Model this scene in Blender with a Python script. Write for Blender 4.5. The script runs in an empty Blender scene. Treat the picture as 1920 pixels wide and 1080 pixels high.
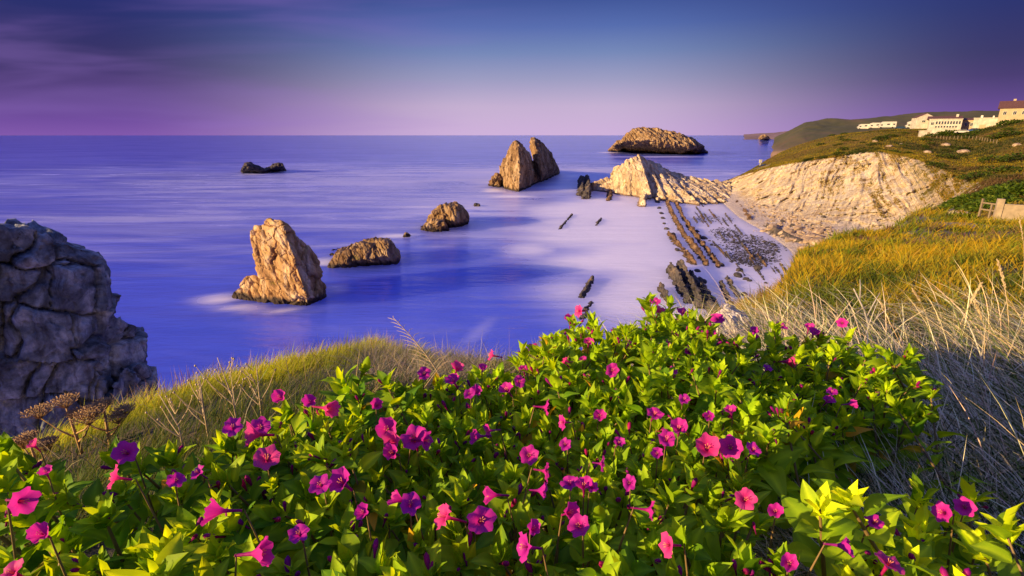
import bpy, bmesh, math, random
import numpy as np
from mathutils import Vector, Matrix

random.seed(7)
RNG = np.random.default_rng(11)
scene = bpy.context.scene
COL = scene.collection

# ------------------------------------------------------------------ camera
H = 25.0                                   # eye height above the sea
PITCH = math.radians(16.64)
FPX = 960.0
cam_data = bpy.data.cameras.new('camera')
cam_data.sensor_width = 36.0
cam_data.lens = 18.0
cam_data.clip_start = 0.03
cam_data.clip_end = 60000.0
cam = bpy.data.objects.new('camera', cam_data)
cam.location = (0, 0, H)
cam.rotation_euler = (math.radians(90) - PITCH, 0, 0)
COL.objects.link(cam)
scene.camera = cam

# ------------------------------------------------------------------ sun, sky, exposure
SUN_AZ = math.radians(115)                 # to the left of the view direction
SUN_EL = math.radians(14)
to_sun = Vector((-math.sin(SUN_AZ) * math.cos(SUN_EL), math.cos(SUN_AZ) * math.cos(SUN_EL), math.sin(SUN_EL)))
sun_data = bpy.data.lights.new('sun', 'SUN')
sun_data.energy = 5.0
sun_data.angle = math.radians(0.6)
sun_data.color = (1.0, 0.69, 0.33)
sun = bpy.data.objects.new('sun', sun_data)
sun.rotation_euler = (-to_sun).to_track_quat('-Z', 'Y').to_euler()
sun.location = (-40, -20, 60)
COL.objects.link(sun)

world = bpy.data.worlds.new('World')
scene.world = world
world.use_nodes = True
wn, wl = world.node_tree.nodes, world.node_tree.links
wn.clear()


def N(nodes, typ, **kw):
    n = nodes.new(typ)
    for k, v in kw.items():
        setattr(n, k, v)
    return n


def srgb(r, g, b):
    f = lambda c: (c / 255 / 12.92) if c / 255 <= 0.04045 else ((c / 255 + 0.055) / 1.055) ** 2.4
    return (f(r), f(g), f(b), 1.0)


def ramp(nodes, stops, interp='LINEAR'):
    n = nodes.new('ShaderNodeValToRGB')
    e = n.color_ramp.elements
    n.color_ramp.interpolation = interp
    while len(e) < len(stops):
        e.new(0.5)
    for el, (p, c) in zip(e, stops):
        el.position = p
        el.color = c if len(c) == 4 else (*c, 1)
    return n


def math_node(nodes, links, op, a, b=None, clamp=False):
    n = nodes.new('ShaderNodeMath')
    n.operation = op
    n.use_clamp = clamp
    for i, v in enumerate((a, b)):
        if v is None:
            continue
        if isinstance(v, (int, float)):
            n.inputs[i].default_value = v
        else:
            links.new(v, n.inputs[i])
    return n.outputs[0]


def mix_rgb(nodes, links, fac, a, b, blend='MIX'):
    n = nodes.new('ShaderNodeMix')
    n.data_type = 'RGBA'
    n.blend_type = blend
    for sock, v in ((n.inputs[0], fac), (n.inputs[6], a), (n.inputs[7], b)):
        if isinstance(v, (int, float)):
            sock.default_value = v
        elif isinstance(v, tuple):
            sock.default_value = v if len(v) == 4 else (*v, 1)
        else:
            links.new(v, sock)
    return n.outputs[2]


def build_world():
    M = lambda op, a, b=None, c=False: math_node(wn, wl, op, a, b, c)
    tc = N(wn, 'ShaderNodeTexCoord')
    sep = N(wn, 'ShaderNodeSeparateXYZ')
    wl.new(tc.outputs['Generated'], sep.inputs[0])
    X, Y, Z = sep.outputs
    zz = M('MAXIMUM', Z, 0.0)
    # the dusk bands, seen over the sea (centre) and away from it (sides)
    zs = zz
    centre = ramp(wn, [(0.0, srgb(206, 176, 218)), (0.05, srgb(196, 174, 208)), (0.096, srgb(156, 155, 192)), (0.139, srgb(116, 134, 182)),
                       (0.18, srgb(84, 106, 172)), (0.22, srgb(62, 82, 150)), (0.34, srgb(62, 82, 164)), (0.6, srgb(98, 116, 204)), (1.0, srgb(116, 134, 216))])
    sides = ramp(wn, [(0.0, srgb(126, 84, 170)), (0.02, srgb(110, 72, 158)), (0.052, srgb(86, 58, 130)), (0.078, srgb(66, 45, 108)), (0.108, srgb(52, 41, 98)),
                      (0.167, srgb(36, 38, 104)), (0.23, srgb(34, 38, 112)), (0.36, srgb(58, 72, 160)), (0.6, srgb(96, 114, 202)), (1.0, srgb(116, 134, 216))])
    wl.new(zs, centre.inputs[0])
    wl.new(zs, sides.inputs[0])
    # broad afterglow: strongest straight out over the sea
    az = M('ARCTAN2', X, Y)
    d = M('ABSOLUTE', M('SUBTRACT', az, 0.05))
    mr = N(wn, 'ShaderNodeMapRange', interpolation_type='SMOOTHSTEP')
    wl.new(d, mr.inputs[0])
    mr.inputs[1].default_value = 0.10
    mr.inputs[2].default_value = 0.70
    col = mix_rgb(wn, wl, mr.outputs[0], centre.outputs[0], sides.outputs[0])
    # long streaks of thin cloud drawn out across the left of the sky
    yy = M('MAXIMUM', Y, 0.2)
    comb = N(wn, 'ShaderNodeCombineXYZ')
    wl.new(M('DIVIDE', X, yy), comb.inputs[0])
    wl.new(M('DIVIDE', zz, yy), comb.inputs[1])
    mp = N(wn, 'ShaderNodeMapping')
    mp.inputs['Rotation'].default_value = (0, 0, math.radians(16))
    mp.inputs['Scale'].default_value = (1.5, 12.0, 1.0)
    wl.new(comb.outputs[0], mp.inputs[0])
    ns = N(wn, 'ShaderNodeTexNoise')
    ns.inputs['Scale'].default_value = 1.3
    ns.inputs['Detail'].default_value = 3.5
    ns.inputs['Distortion'].default_value = 0.35
    wl.new(mp.outputs[0], ns.inputs['Vector'])
    cr_ = ramp(wn, [(0.40, (0, 0, 0)), (0.72, (1, 1, 1))], 'EASE')
    wl.new(ns.outputs[0], cr_.inputs[0])
    left = N(wn, 'ShaderNodeMapRange', interpolation_type='SMOOTHSTEP')
    wl.new(az, left.inputs[0])
    left.inputs[1].default_value = 0.25
    left.inputs[2].default_value = -0.45
    fac = M('MULTIPLY', M('MULTIPLY', cr_.outputs[0], left.outputs[0]), 0.26)
    col = mix_rgb(wn, wl, fac, col, srgb(150, 112, 200))
    bg1 = N(wn, 'ShaderNodeBackground')
    wl.new(col, bg1.inputs[0])
    bg1.inputs[1].default_value = 0.54
    sky = N(wn, 'ShaderNodeTexSky', sky_type='NISHITA')
    sky.sun_disc = False
    sky.sun_elevation = SUN_EL
    sky.sun_rotation = -SUN_AZ
    sky.altitude = 20
    sky.dust_density = 0.6
    sky.ozone_density = 3.0
    bg2 = N(wn, 'ShaderNodeBackground')
    wl.new(sky.outputs[0], bg2.inputs[0])
    bg2.inputs[1].default_value = 0.05
    mx = N(wn, 'ShaderNodeMixShader')
    mx.inputs[0].default_value = 0.04
    out = N(wn, 'ShaderNodeOutputWorld')
    wl.new(bg1.outputs[0], mx.inputs[1])
    wl.new(bg2.outputs[0], mx.inputs[2])
    wl.new(mx.outputs[0], out.inputs[0])


build_world()
scene.view_settings.view_transform = 'Standard'
scene.view_settings.look = 'None'
scene.view_settings.exposure = 0.95
scene.view_settings.gamma = 1.0
scene.view_settings.use_curve_mapping = False

# ------------------------------------------------------------------ helpers: places
FWD = np.array([0, math.cos(PITCH), -math.sin(PITCH)])
UPV = np.array([0, math.sin(PITCH), math.cos(PITCH)])
RGT = np.array([1.0, 0, 0])
EYE = np.array([0, 0, H])


def ray(px, py):
    return FWD + RGT * (px - 960) / FPX + UPV * (540 - py) / FPX


def at_y(px, py, Y):                       # a point seen at (px, py) that lies Y metres ahead
    d = ray(px, py)
    return EYE + d * (Y / d[1])


def at_z(px, py, z=0.0):                   # a point seen at (px, py) that lies at height z
    d = ray(px, py)
    return EYE + d * ((z - H) / d[2])


def at_s(px, py, s):                       # a point seen at (px, py), s metres away
    d = ray(px, py)
    return EYE + d * (s / np.linalg.norm(d))


def at_xz(px, Y, z):                       # bearing px, Y metres ahead, height z
    depth = Y * math.cos(PITCH) - (z - H) * math.sin(PITCH)
    return np.array([(px - 960) / FPX * depth, Y, z])


def project(P):
    Q = np.atleast_2d(P) - EYE
    dz = Q @ FWD
    dz = np.where(dz > 1e-4, dz, 1e-4)
    return 960 + FPX * (Q @ RGT) / dz, 540 - FPX * (Q @ UPV) / dz, dz


# ------------------------------------------------------------------ helpers: noise
def _hash(i, j, k, seed):
    h = (i.astype(np.int64) * 374761393 + j.astype(np.int64) * 668265263 + k.astype(np.int64) * 2147483647 + seed * 1274126177) & 0xFFFFFFFF
    h = ((h ^ (h >> 13)) * 1274126177) & 0xFFFFFFFF
    h = ((h ^ (h >> 16)) * 2246822519) & 0xFFFFFFFF
    h = h ^ (h >> 15)
    return (h & 0xFFFFFF) / float(0xFFFFFF)


def vnoise(P, seed=0):
    P = np.asarray(P, float)
    F = np.floor(P)
    f = P - F
    w = f * f * f * (f * (f * 6 - 15) + 10)
    I = F.astype(np.int64)
    r = 0
    for a in (0, 1):
        for b in (0, 1):
            for c in (0, 1):
                h = _hash(I[:, 0] + a, I[:, 1] + b, I[:, 2] + c, seed)
                r = r + h * (w[:, 0] if a else 1 - w[:, 0]) * (w[:, 1] if b else 1 - w[:, 1]) * (w[:, 2] if c else 1 - w[:, 2])
    return r * 2 - 1


def fbm(P, octaves=4, seed=0, gain=0.5):
    P = np.asarray(P, float)
    r, a, s = 0, 1.0, 0
    for o in range(octaves):
        r = r + a * vnoise(P * 2.0 ** o + 17.3 * o, seed + o)
        s += a
        a *= gain
    return r / s


def ridge(P, octaves=3, seed=0):
    P = np.asarray(P, float)
    r, a, s = 0, 1.0, 0
    for o in range(octaves):
        r = r + a * (1 - np.abs(vnoise(P * 2.0 ** o + 9.1 * o, seed + o)) * 2)
        s += a
        a *= 0.5
    return r / s


def voro(P, seed=0):
    """distance to the nearest and second cell, the cell's number, and a tilt of its own"""
    P = np.asarray(P, float)
    I = np.floor(P).astype(np.int64)
    f1 = np.full(len(P), 9.0)
    f2 = np.full(len(P), 9.0)
    ident = np.zeros(len(P))
    tilt = np.zeros(len(P))
    for a in (-1, 0, 1):
        for b in (-1, 0, 1):
            for c in (-1, 0, 1):
                J = I + np.array([a, b, c])
                hs = [_hash(J[:, 0], J[:, 1], J[:, 2], seed + 31 * (m + 1)) for m in range(3)]
                q = np.stack([J[:, m] + 0.1 + 0.8 * hs[m] for m in range(3)], 1)
                v = P - q
                d = np.linalg.norm(v, axis=1)
                h = _hash(J[:, 0], J[:, 1], J[:, 2], seed + 977)
                tl = sum(v[:, m] * ((hs[m] * 7.31 + h) % 1.0 * 2 - 1) for m in range(3))
                closer = d < f1
                f2 = np.where(closer, f1, np.minimum(f2, d))
                ident = np.where(closer, h, ident)
                tilt = np.where(closer, tl, tilt)
                f1 = np.where(closer, d, f1)
    return f1, f2, ident, tilt


def sstep(a, b, x):
    t = np.clip((np.asarray(x, float) - a) / (b - a), 0, 1)
    return t * t * (3 - 2 * t)


# ------------------------------------------------------------------ helpers: objects
def link(o, parent=None):
    COL.objects.link(o)
    if parent is not None:
        o.parent = parent
    return o


def tag(o, label=None, category=None, group=None, kind=None):
    if label: o['label'] = label
    if category: o['category'] = category
    if group: o['group'] = group
    if kind: o['kind'] = kind
    return o


def empty(name, loc=(0, 0, 0), rz=0.0):
    o = bpy.data.objects.new(name, None)
    o.empty_display_size = 0.2
    o.location = tuple(loc)
    o.rotation_euler = (0, 0, rz)
    COL.objects.link(o)
    return o


def mesh_np(name, V, Fc, smooth=True, col=None, attrs=None):
    """V (n,3); Fc: (m,3) / (m,4) array or a list of such arrays."""
    me = bpy.data.meshes.new(name)
    V = np.ascontiguousarray(V, dtype=np.float32)
    arrs = Fc if isinstance(Fc, list) else [Fc]
    arrs = [np.asarray(a, dtype=np.int32) for a in arrs if len(a)]
    loops = np.concatenate([a.ravel() for a in arrs])
    tot = np.concatenate([np.full(len(a), a.shape[1], np.int32) for a in arrs])
    start = np.concatenate([[0], np.cumsum(tot)[:-1]]).astype(np.int32)
    me.vertices.add(len(V))
    me.vertices.foreach_set('co', V.ravel())
    me.loops.add(len(loops))
    me.loops.foreach_set('vertex_index', loops)
    me.polygons.add(len(tot))
    me.polygons.foreach_set('loop_start', start)
    me.polygons.foreach_set('use_smooth', np.full(len(tot), smooth, dtype=bool))
    me.update(calc_edges=True)
    if col is not None:
        a = me.attributes.new('tint', 'FLOAT_COLOR', 'POINT')
        c = np.ones((len(V), 4), np.float32)
        c[:, :3] = col
        a.data.foreach_set('color', c.ravel())
    for k, v in (attrs or {}).items():
        a = me.attributes.new(k, 'FLOAT', 'POINT')
        a.data.foreach_set('value', np.asarray(v, np.float32))
    return me


def obj(name, me, mat, parent=None):
    o = bpy.data.objects.new(name, me)
    if mat is not None and not me.materials:
        me.materials.append(mat)
    return link(o, parent)


def grid_faces(nu, nv):
    i = np.arange(nv - 1)[:, None] * nu + np.arange(nu - 1)[None, :]
    i = i.ravel()
    return np.stack([i, i + 1, i + nu + 1, i + nu], 1)


def bm_mesh(name, bm, smooth=False):
    me = bpy.data.meshes.new(name)
    bm.to_mesh(me)
    bm.free()
    if smooth:
        me.polygons.foreach_set('use_smooth', np.ones(len(me.polygons), bool))
    return me


def box(bm, c, s, rz=0.0, taper=1.0):
    x, y, z = s[0] / 2, s[1] / 2, s[2] / 2
    m = Matrix.Translation(Vector(c)) @ Matrix.Rotation(rz, 4, 'Z')
    vs = []
    for sz in (-1, 1):
        t = taper if sz > 0 else 1
        for sx, sy in ((-1, -1), (1, -1), (1, 1), (-1, 1)):
            vs.append(bm.verts.new(m @ Vector((sx * x * t, sy * y * t, sz * z))))
    for f in ((3, 2, 1, 0), (4, 5, 6, 7), (0, 1, 5, 4), (1, 2, 6, 5), (2, 3, 7, 6), (3, 0, 4, 7)):
        bm.faces.new([vs[k] for k in f])


def tube(bm, pts, radii, sides=5):
    rings = []
    pts = [Vector(p) for p in pts]
    for k, p in enumerate(pts):
        d = (pts[min(k + 1, len(pts) - 1)] - pts[max(k - 1, 0)]).normalized()
        u = d.orthogonal().normalized()
        w = d.cross(u)
        r = radii[k] if hasattr(radii, '__len__') else radii
        rings.append([bm.verts.new(p + (u * math.cos(t) + w * math.sin(t)) * r) for t in [2 * math.pi * q / sides for q in range(sides)]])
    for a, b in zip(rings, rings[1:]):
        for q in range(sides):
            bm.faces.new((a[q], a[(q + 1) % sides], b[(q + 1) % sides], b[q]))
    bm.faces.new(rings[0][::-1])
    bm.faces.new(rings[-1])


def prism(bm, prof, x0, x1):
    """closed (y, z) profile swept along x"""
    a = [bm.verts.new((x0, y, z)) for y, z in prof]
    b = [bm.verts.new((x1, y, z)) for y, z in prof]
    n = len(prof)
    for k in range(n):
        bm.faces.new((a[k], b[k], b[(k + 1) % n], a[(k + 1) % n]))
    bm.faces.new(a[::-1])
    bm.faces.new(b)
    bmesh.ops.recalc_face_normals(bm, faces=bm.faces)


# ------------------------------------------------------------------ materials
MATS = {}


def new_mat(name):
    m = bpy.data.materials.new(name)
    m.use_nodes = True
    nt = m.node_tree
    b = nt.nodes['Principled BSDF']
    MATS[name] = m
    return m, nt.nodes, nt.links, b


def noise_tex(nodes, links, scale, detail=5, rough=0.55, vec=None, mapping=None, distortion=0.0):
    n = nodes.new('ShaderNodeTexNoise')
    n.inputs['Scale'].default_value = scale
    n.inputs['Detail'].default_value = detail
    n.inputs['Roughness'].default_value = rough
    n.inputs['Distortion'].default_value = distortion
    if vec is None:
        vec = nodes.new('ShaderNodeTexCoord').outputs['Object']
    if mapping:
        mp = nodes.new('ShaderNodeMapping')
        mp.inputs['Rotation'].default_value = mapping[0]
        mp.inputs['Scale'].default_value = mapping[1]
        links.new(vec, mp.inputs[0])
        vec = mp.outputs[0]
    links.new(vec, n.inputs['Vector'])
    return n


def bump(nodes, links, bsdf, height, strength, dist):
    b = nodes.new('ShaderNodeBump')
    b.inputs['Strength'].default_value = strength
    b.inputs['Distance'].default_value = dist
    links.new(height, b.inputs['Height'])
    links.new(b.outputs[0], bsdf.inputs['Normal'])
    return b


def plain_mat(name, color, rough=0.7, var=0.15, scale=6.0, metallic=0.0):
    m, n, l, b = new_mat(name)
    t = noise_tex(n, l, scale, 4)
    dark = tuple(c * (1 - var) for c in color)
    lite = tuple(min(1, c * (1 + var)) for c in color)
    r = ramp(n, [(0.3, dark), (0.7, lite)])
    l.new(t.outputs[0], r.inputs[0])
    l.new(r.outputs[0], b.inputs['Base Color'])
    b.inputs['Roughness'].default_value = rough
    b.inputs['Metallic'].default_value = metallic
    return m


def rock_mat(name, cols, scale, streak=((0, 0, 0), (1, 1, 1)), wet=1.2, lichen=None, bumpd=0.1, wetcol=(0.05, 0.035, 0.025)):
    """cols: three colours; scale: 1 / metres; wet: height of the tide-stained band"""
    m, n, l, b = new_mat(name)
    tc = n.new('ShaderNodeTexCoord').outputs['Object']
    geo = n.new('ShaderNodeNewGeometry').outputs['Position']
    t1 = noise_tex(n, l, scale, 7, 0.62, tc, streak, 0.6)
    t2 = noise_tex(n, l, scale * 4.5, 6, 0.65, tc, streak)
    r = ramp(n, [(0.30, cols[0]), (0.50, cols[1]), (0.70, cols[2])])
    l.new(t1.outputs[0], r.inputs[0])
    k = ramp(n, [(0.30, (0.50, 0.46, 0.44)), (0.50, (1, 1, 1)), (0.72, (1.22, 1.2, 1.18))])
    l.new(t2.outputs[0], k.inputs[0])
    c = mix_rgb(n, l, 0.85, r.outputs[0], k.outputs[0], 'MULTIPLY')
    t5 = noise_tex(n, l, scale * 1.2, 5, 0.6, tc, ((streak[0][0], streak[0][1], streak[0][2] + .2), (6.0, 1.0, 0.5)), 0.4)
    k5 = ramp(n, [(0.34, (0.45, 0.36, 0.30)), (0.5, (1, 1, 1)), (0.66, (1.3, 1.3, 1.3))])
    l.new(t5.outputs[0], k5.inputs[0])
    c = mix_rgb(n, l, 0.75, c, k5.outputs[0], 'MULTIPLY')
    if lichen:
        t3 = noise_tex(n, l, scale * 1.7, 6, 0.7, tc)
        k3 = ramp(n, [(lichen[1], (0, 0, 0)), (lichen[1] + 0.07, (1, 1, 1))])
        l.new(t3.outputs[0], k3.inputs[0])
        c = mix_rgb(n, l, k3.outputs[0], c, lichen[0])
    if wet > 0:
        sp = n.new('ShaderNodeSeparateXYZ')
        l.new(geo, sp.inputs[0])
        t4 = noise_tex(n, l, scale * 2.5, 4, 0.6, tc)
        zz = math_node(n, l, 'SUBTRACT', sp.outputs[2], math_node(n, l, 'MULTIPLY', t4.outputs[0], wet * 1.3))
        mr = n.new('ShaderNodeMapRange')
        l.new(zz, mr.inputs[0])
        mr.inputs[1].default_value = wet * 0.2
        mr.inputs[2].default_value = -wet * 0.2
        c = mix_rgb(n, l, mr.outputs[0], c, wetcol)
    l.new(c, b.inputs['Base Color'])
    b.inputs['Roughness'].default_value = 0.85
    b.inputs['Specular IOR Level'].default_value = 0.25
    bump(n, l, b, t2.outputs[0], 0.7, bumpd)
    return m


def tint_mat(name, trans=0.3, rough=0.6, spec=0.2, mult=(1, 1, 1), tr_mult=(1.6, 1.5, 0.5)):
    """colour from the mesh's own per-piece tint, with light coming through"""
    m, n, l, b = new_mat(name)
    at = n.new('ShaderNodeAttribute')
    at.attribute_name = 'tint'
    c = mix_rgb(n, l, 1.0, at.outputs[0], (*mult, 1), 'MULTIPLY')
    l.new(c, b.inputs['Base Color'])
    b.inputs['Roughness'].default_value = rough
    b.inputs['Specular IOR Level'].default_value = spec
    tr = n.new('ShaderNodeBsdfTranslucent')
    l.new(mix_rgb(n, l, 1.0, c, (*tr_mult, 1), 'MULTIPLY'), tr.inputs[0])
    ms = n.new('ShaderNodeMixShader')
    ms.inputs[0].default_value = trans
    l.new(b.outputs[0], ms.inputs[1])
    l.new(tr.outputs[0], ms.inputs[2])
    l.new(ms.outputs[0], n['Material Output'].inputs[0])
    return m


# ------------------------------------------------------------------ lofted land
class Loft:
    def __init__(self, ctrl, tension=0.62):
        self.c = np.asarray(ctrl, float)          # rails x columns x 3
        self.R, self.C = self.c.shape[:2]
        self.s = (1 - tension) if tension else 0.5

    def _w(self, t, n):
        i = np.clip(np.floor(t).astype(int), 0, n - 2)
        f = t - i
        s = self.s
        w = [-s * f + 2 * s * f ** 2 - s * f ** 3,
             1 + (s - 3) * f ** 2 + (2 - s) * f ** 3,
             s * f + (3 - 2 * s) * f ** 2 + (s - 2) * f ** 3,
             -s * f ** 2 + s * f ** 3]
        idx = [np.clip(i + k, 0, n - 1) for k in (-1, 0, 1, 2)]
        return idx, w

    def __call__(self, u, v):
        ui, uw = self._w(np.asarray(u, float), self.C)
        vi, vw = self._w(np.asarray(v, float), self.R)
        r = 0
        for a in range(4):
            for b in range(4):
                r = r + self.c[vi[a], ui[b]] * (vw[a] * uw[b])[:, None]
        return r


def loft_grid(L, nu, nv, u0=0, u1=None, v0=0, v1=None):
    u1 = L.C - 1 if u1 is None else u1
    v1 = L.R - 1 if v1 is None else v1
    U, W = np.meshgrid(np.linspace(u0, u1, nu), np.linspace(v0, v1, nv))
    return U.ravel(), W.ravel()


def grid_normals(P, nu, nv):
    G = P.reshape(nv, nu, 3)
    du = np.gradient(G, axis=1)
    dv = np.gradient(G, axis=0)
    n = np.cross(du, dv)
    n /= np.linalg.norm(n, axis=2, keepdims=True) + 1e-9
    return n.reshape(-1, 3)


# ------------------------------------------------------------------ rocks
def remesh_hulls(hulls, voxel):
    bm = bmesh.new()
    for pts in hulls:
        vs = [bm.verts.new(tuple(p)) for p in pts]
        r = bmesh.ops.convex_hull(bm, input=vs)
        junk = [g for g in r['geom_interior'] if isinstance(g, bmesh.types.BMVert)]
        bmesh.ops.delete(bm, geom=list(set(junk)), context='VERTS')
    bmesh.ops.recalc_face_normals(bm, faces=bm.faces)
    me = bm_mesh('tmp', bm)
    o = bpy.data.objects.new('tmp', me)
    COL.objects.link(o)
    md = o.modifiers.new('r', 'REMESH')
    md.mode = 'VOXEL'
    md.voxel_size = voxel
    dg = bpy.context.evaluated_depsgraph_get()
    ev = o.evaluated_get(dg).to_mesh()
    n = len(ev.vertices)
    V = np.empty(n * 3, np.float32)
    ev.vertices.foreach_get('co', V)
    Nn = np.empty(n * 3, np.float32)
    ev.vertices.foreach_get('normal', Nn)
    F = np.empty(len(ev.polygons) * 4, np.int32)
    ev.polygons.foreach_get('vertices', F)
    o.evaluated_get(dg).to_mesh_clear()
    bpy.data.objects.remove(o)
    bpy.data.meshes.remove(me)
    return V.reshape(-1, 3).astype(float), Nn.reshape(-1, 3).astype(float), F.reshape(-1, 4)


def rot_to(axis):
    """matrix whose rows are a frame with its third row along axis"""
    a = np.array(axis, float)
    a /= np.linalg.norm(a)
    t = np.array([0, 0, 1.0]) if abs(a[2]) < 0.9 else np.array([1.0, 0, 0])
    u = np.cross(t, a)
    u /= np.linalg.norm(u)
    return np.stack([u, np.cross(a, u), a])


def craggy(V, Nn, size, bed=(1, 0, 0.3), bed_amp=0.3, block=0.3, crack=0.25, fine=0.12, seed=0, bed_scale=1.0):
    """size: metres of one block. Beds are thin sheets across the axis `bed`."""
    R = rot_to(bed)
    Q = V @ R.T
    warp = np.stack([fbm(V / size * 0.7, 3, seed + 5), fbm(V / size * 0.7 + 40, 3, seed + 6), fbm(V / size * 0.7 + 80, 3, seed + 7)], 1)
    B = Q / size * np.array([0.55, 0.7, 1.25]) + warp * 0.35
    f1, f2, ident, tl = voro(B, seed)
    d = (ident - 0.5) * 2 * block * size + tl * block * size * 2.6
    d -= crack * size * (1 - sstep(0.0, 0.10, f2 - f1))
    g1, g2, gid, gt = voro(B * 2.6 + 3.3, seed + 50)
    d += ((gid - 0.5) * 0.8 + gt) * block * size * 0.45 - 0.30 * crack * size * (1 - sstep(0.0, 0.08, g2 - g1))
    S = Q / size * np.array([0.22, 0.35, 2.2 * bed_scale]) + warp * 0.3
    d += bed_amp * size * ridge(S, 3, seed + 20)
    sl = Q[:, 2] / size * 2.4 * bed_scale + warp[:, 0] * 1.2
    step = _hash(np.floor(sl).astype(np.int64), np.floor(Q[:, 0] / size * .35 + warp[:, 1]).astype(np.int64), np.zeros(len(V), np.int64), seed + 3) - .5
    d += bed_amp * size * 1.1 * step - bed_amp * size * .7 * (1 - sstep(0, .18, np.abs(sl - np.round(sl))))
    d += fine * size * fbm(V / size * 3.0, 4, seed + 30)
    return V + Nn * d[:, None]


def rock(name, hulls, mat, voxel, size, label, category='rock', group=None, parent=None, **kw):
    V, Nn, F = remesh_hulls(hulls, voxel)
    V = craggy(V, Nn, size, **kw)
    base = np.array([V[:, 0].mean(), V[:, 1].mean(), max(0.0, V[:, 2].min())])
    me = mesh_np(name, V - base, F, False)
    o = obj(name, me, mat, parent)
    o.location = tuple(base)
    return tag(o, label, category, group)

# ================================================================== the sea
def sea_material():
    m, n, l, b = new_mat('sea_water')
    geo = n.new('ShaderNodeNewGeometry').outputs['Position']
    at = n.new('ShaderNodeAttribute')
    at.attribute_name = 'foam'
    # drifting veils of surf, drawn out by the swell
    t1 = noise_tex(n, l, 0.05, 6, 0.6, geo, ((0, 0, math.radians(-24)), (0.35, 1.6, 1)), 0.9)
    t2 = noise_tex(n, l, 0.012, 5, 0.6, geo, ((0, 0, math.radians(-10)), (0.5, 1.4, 1)), 0.5)
    f = math_node(n, l, 'ADD', at.outputs['Fac'], math_node(n, l, 'MULTIPLY', math_node(n, l, 'SUBTRACT', t1.outputs[0], 0.5), 0.75))
    k = n.new('ShaderNodeMapRange')
    k.interpolation_type = 'SMOOTHSTEP'
    l.new(f, k.inputs[0])
    k.inputs[1].default_value = 0.04
    k.inputs[2].default_value = 0.90
    k.inputs[4].default_value = 0.96
    deep = ramp(n, [(0.35, (0.048, 0.090, 0.64)), (0.65, (0.11, 0.155, 0.82))])
    l.new(t2.outputs[0], deep.inputs[0])
    c = mix_rgb(n, l, k.outputs[0], deep.outputs[0], (0.86, 0.82, 0.94, 1))
    l.new(c, b.inputs['Base Color'])
    rr = n.new('ShaderNodeMapRange')
    l.new(k.outputs[0], rr.inputs[0])
    rr.inputs[3].default_value = 0.16
    rr.inputs[4].default_value = 0.5
    l.new(rr.outputs[0], b.inputs['Roughness'])
    b.inputs['IOR'].default_value = 1.33
    b.subsurface_method = 'BURLEY'          # milky water carries light sideways
    b.inputs['Subsurface Weight'].default_value = 0.85
    b.inputs['Subsurface Radius'].default_value = (1.0, 1.0, 1.0)
    b.inputs['Subsurface Scale'].default_value = 24.0
    w1 = noise_tex(n, l, 0.55, 5, 0.62, geo, ((0, 0, math.radians(12)), (0.45, 1.5, 1)))
    w2 = noise_tex(n, l, 0.09, 4, 0.55, geo, ((0, 0, math.radians(-6)), (0.4, 1.5, 1)))
    hh = math_node(n, l, 'ADD', math_node(n, l, 'MULTIPLY', w1.outputs[0], 0.5), math_node(n, l, 'MULTIPLY', w2.outputs[0], 2.0))
    bump(n, l, b, hh, 0.35, 1.0)
    return m


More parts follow.
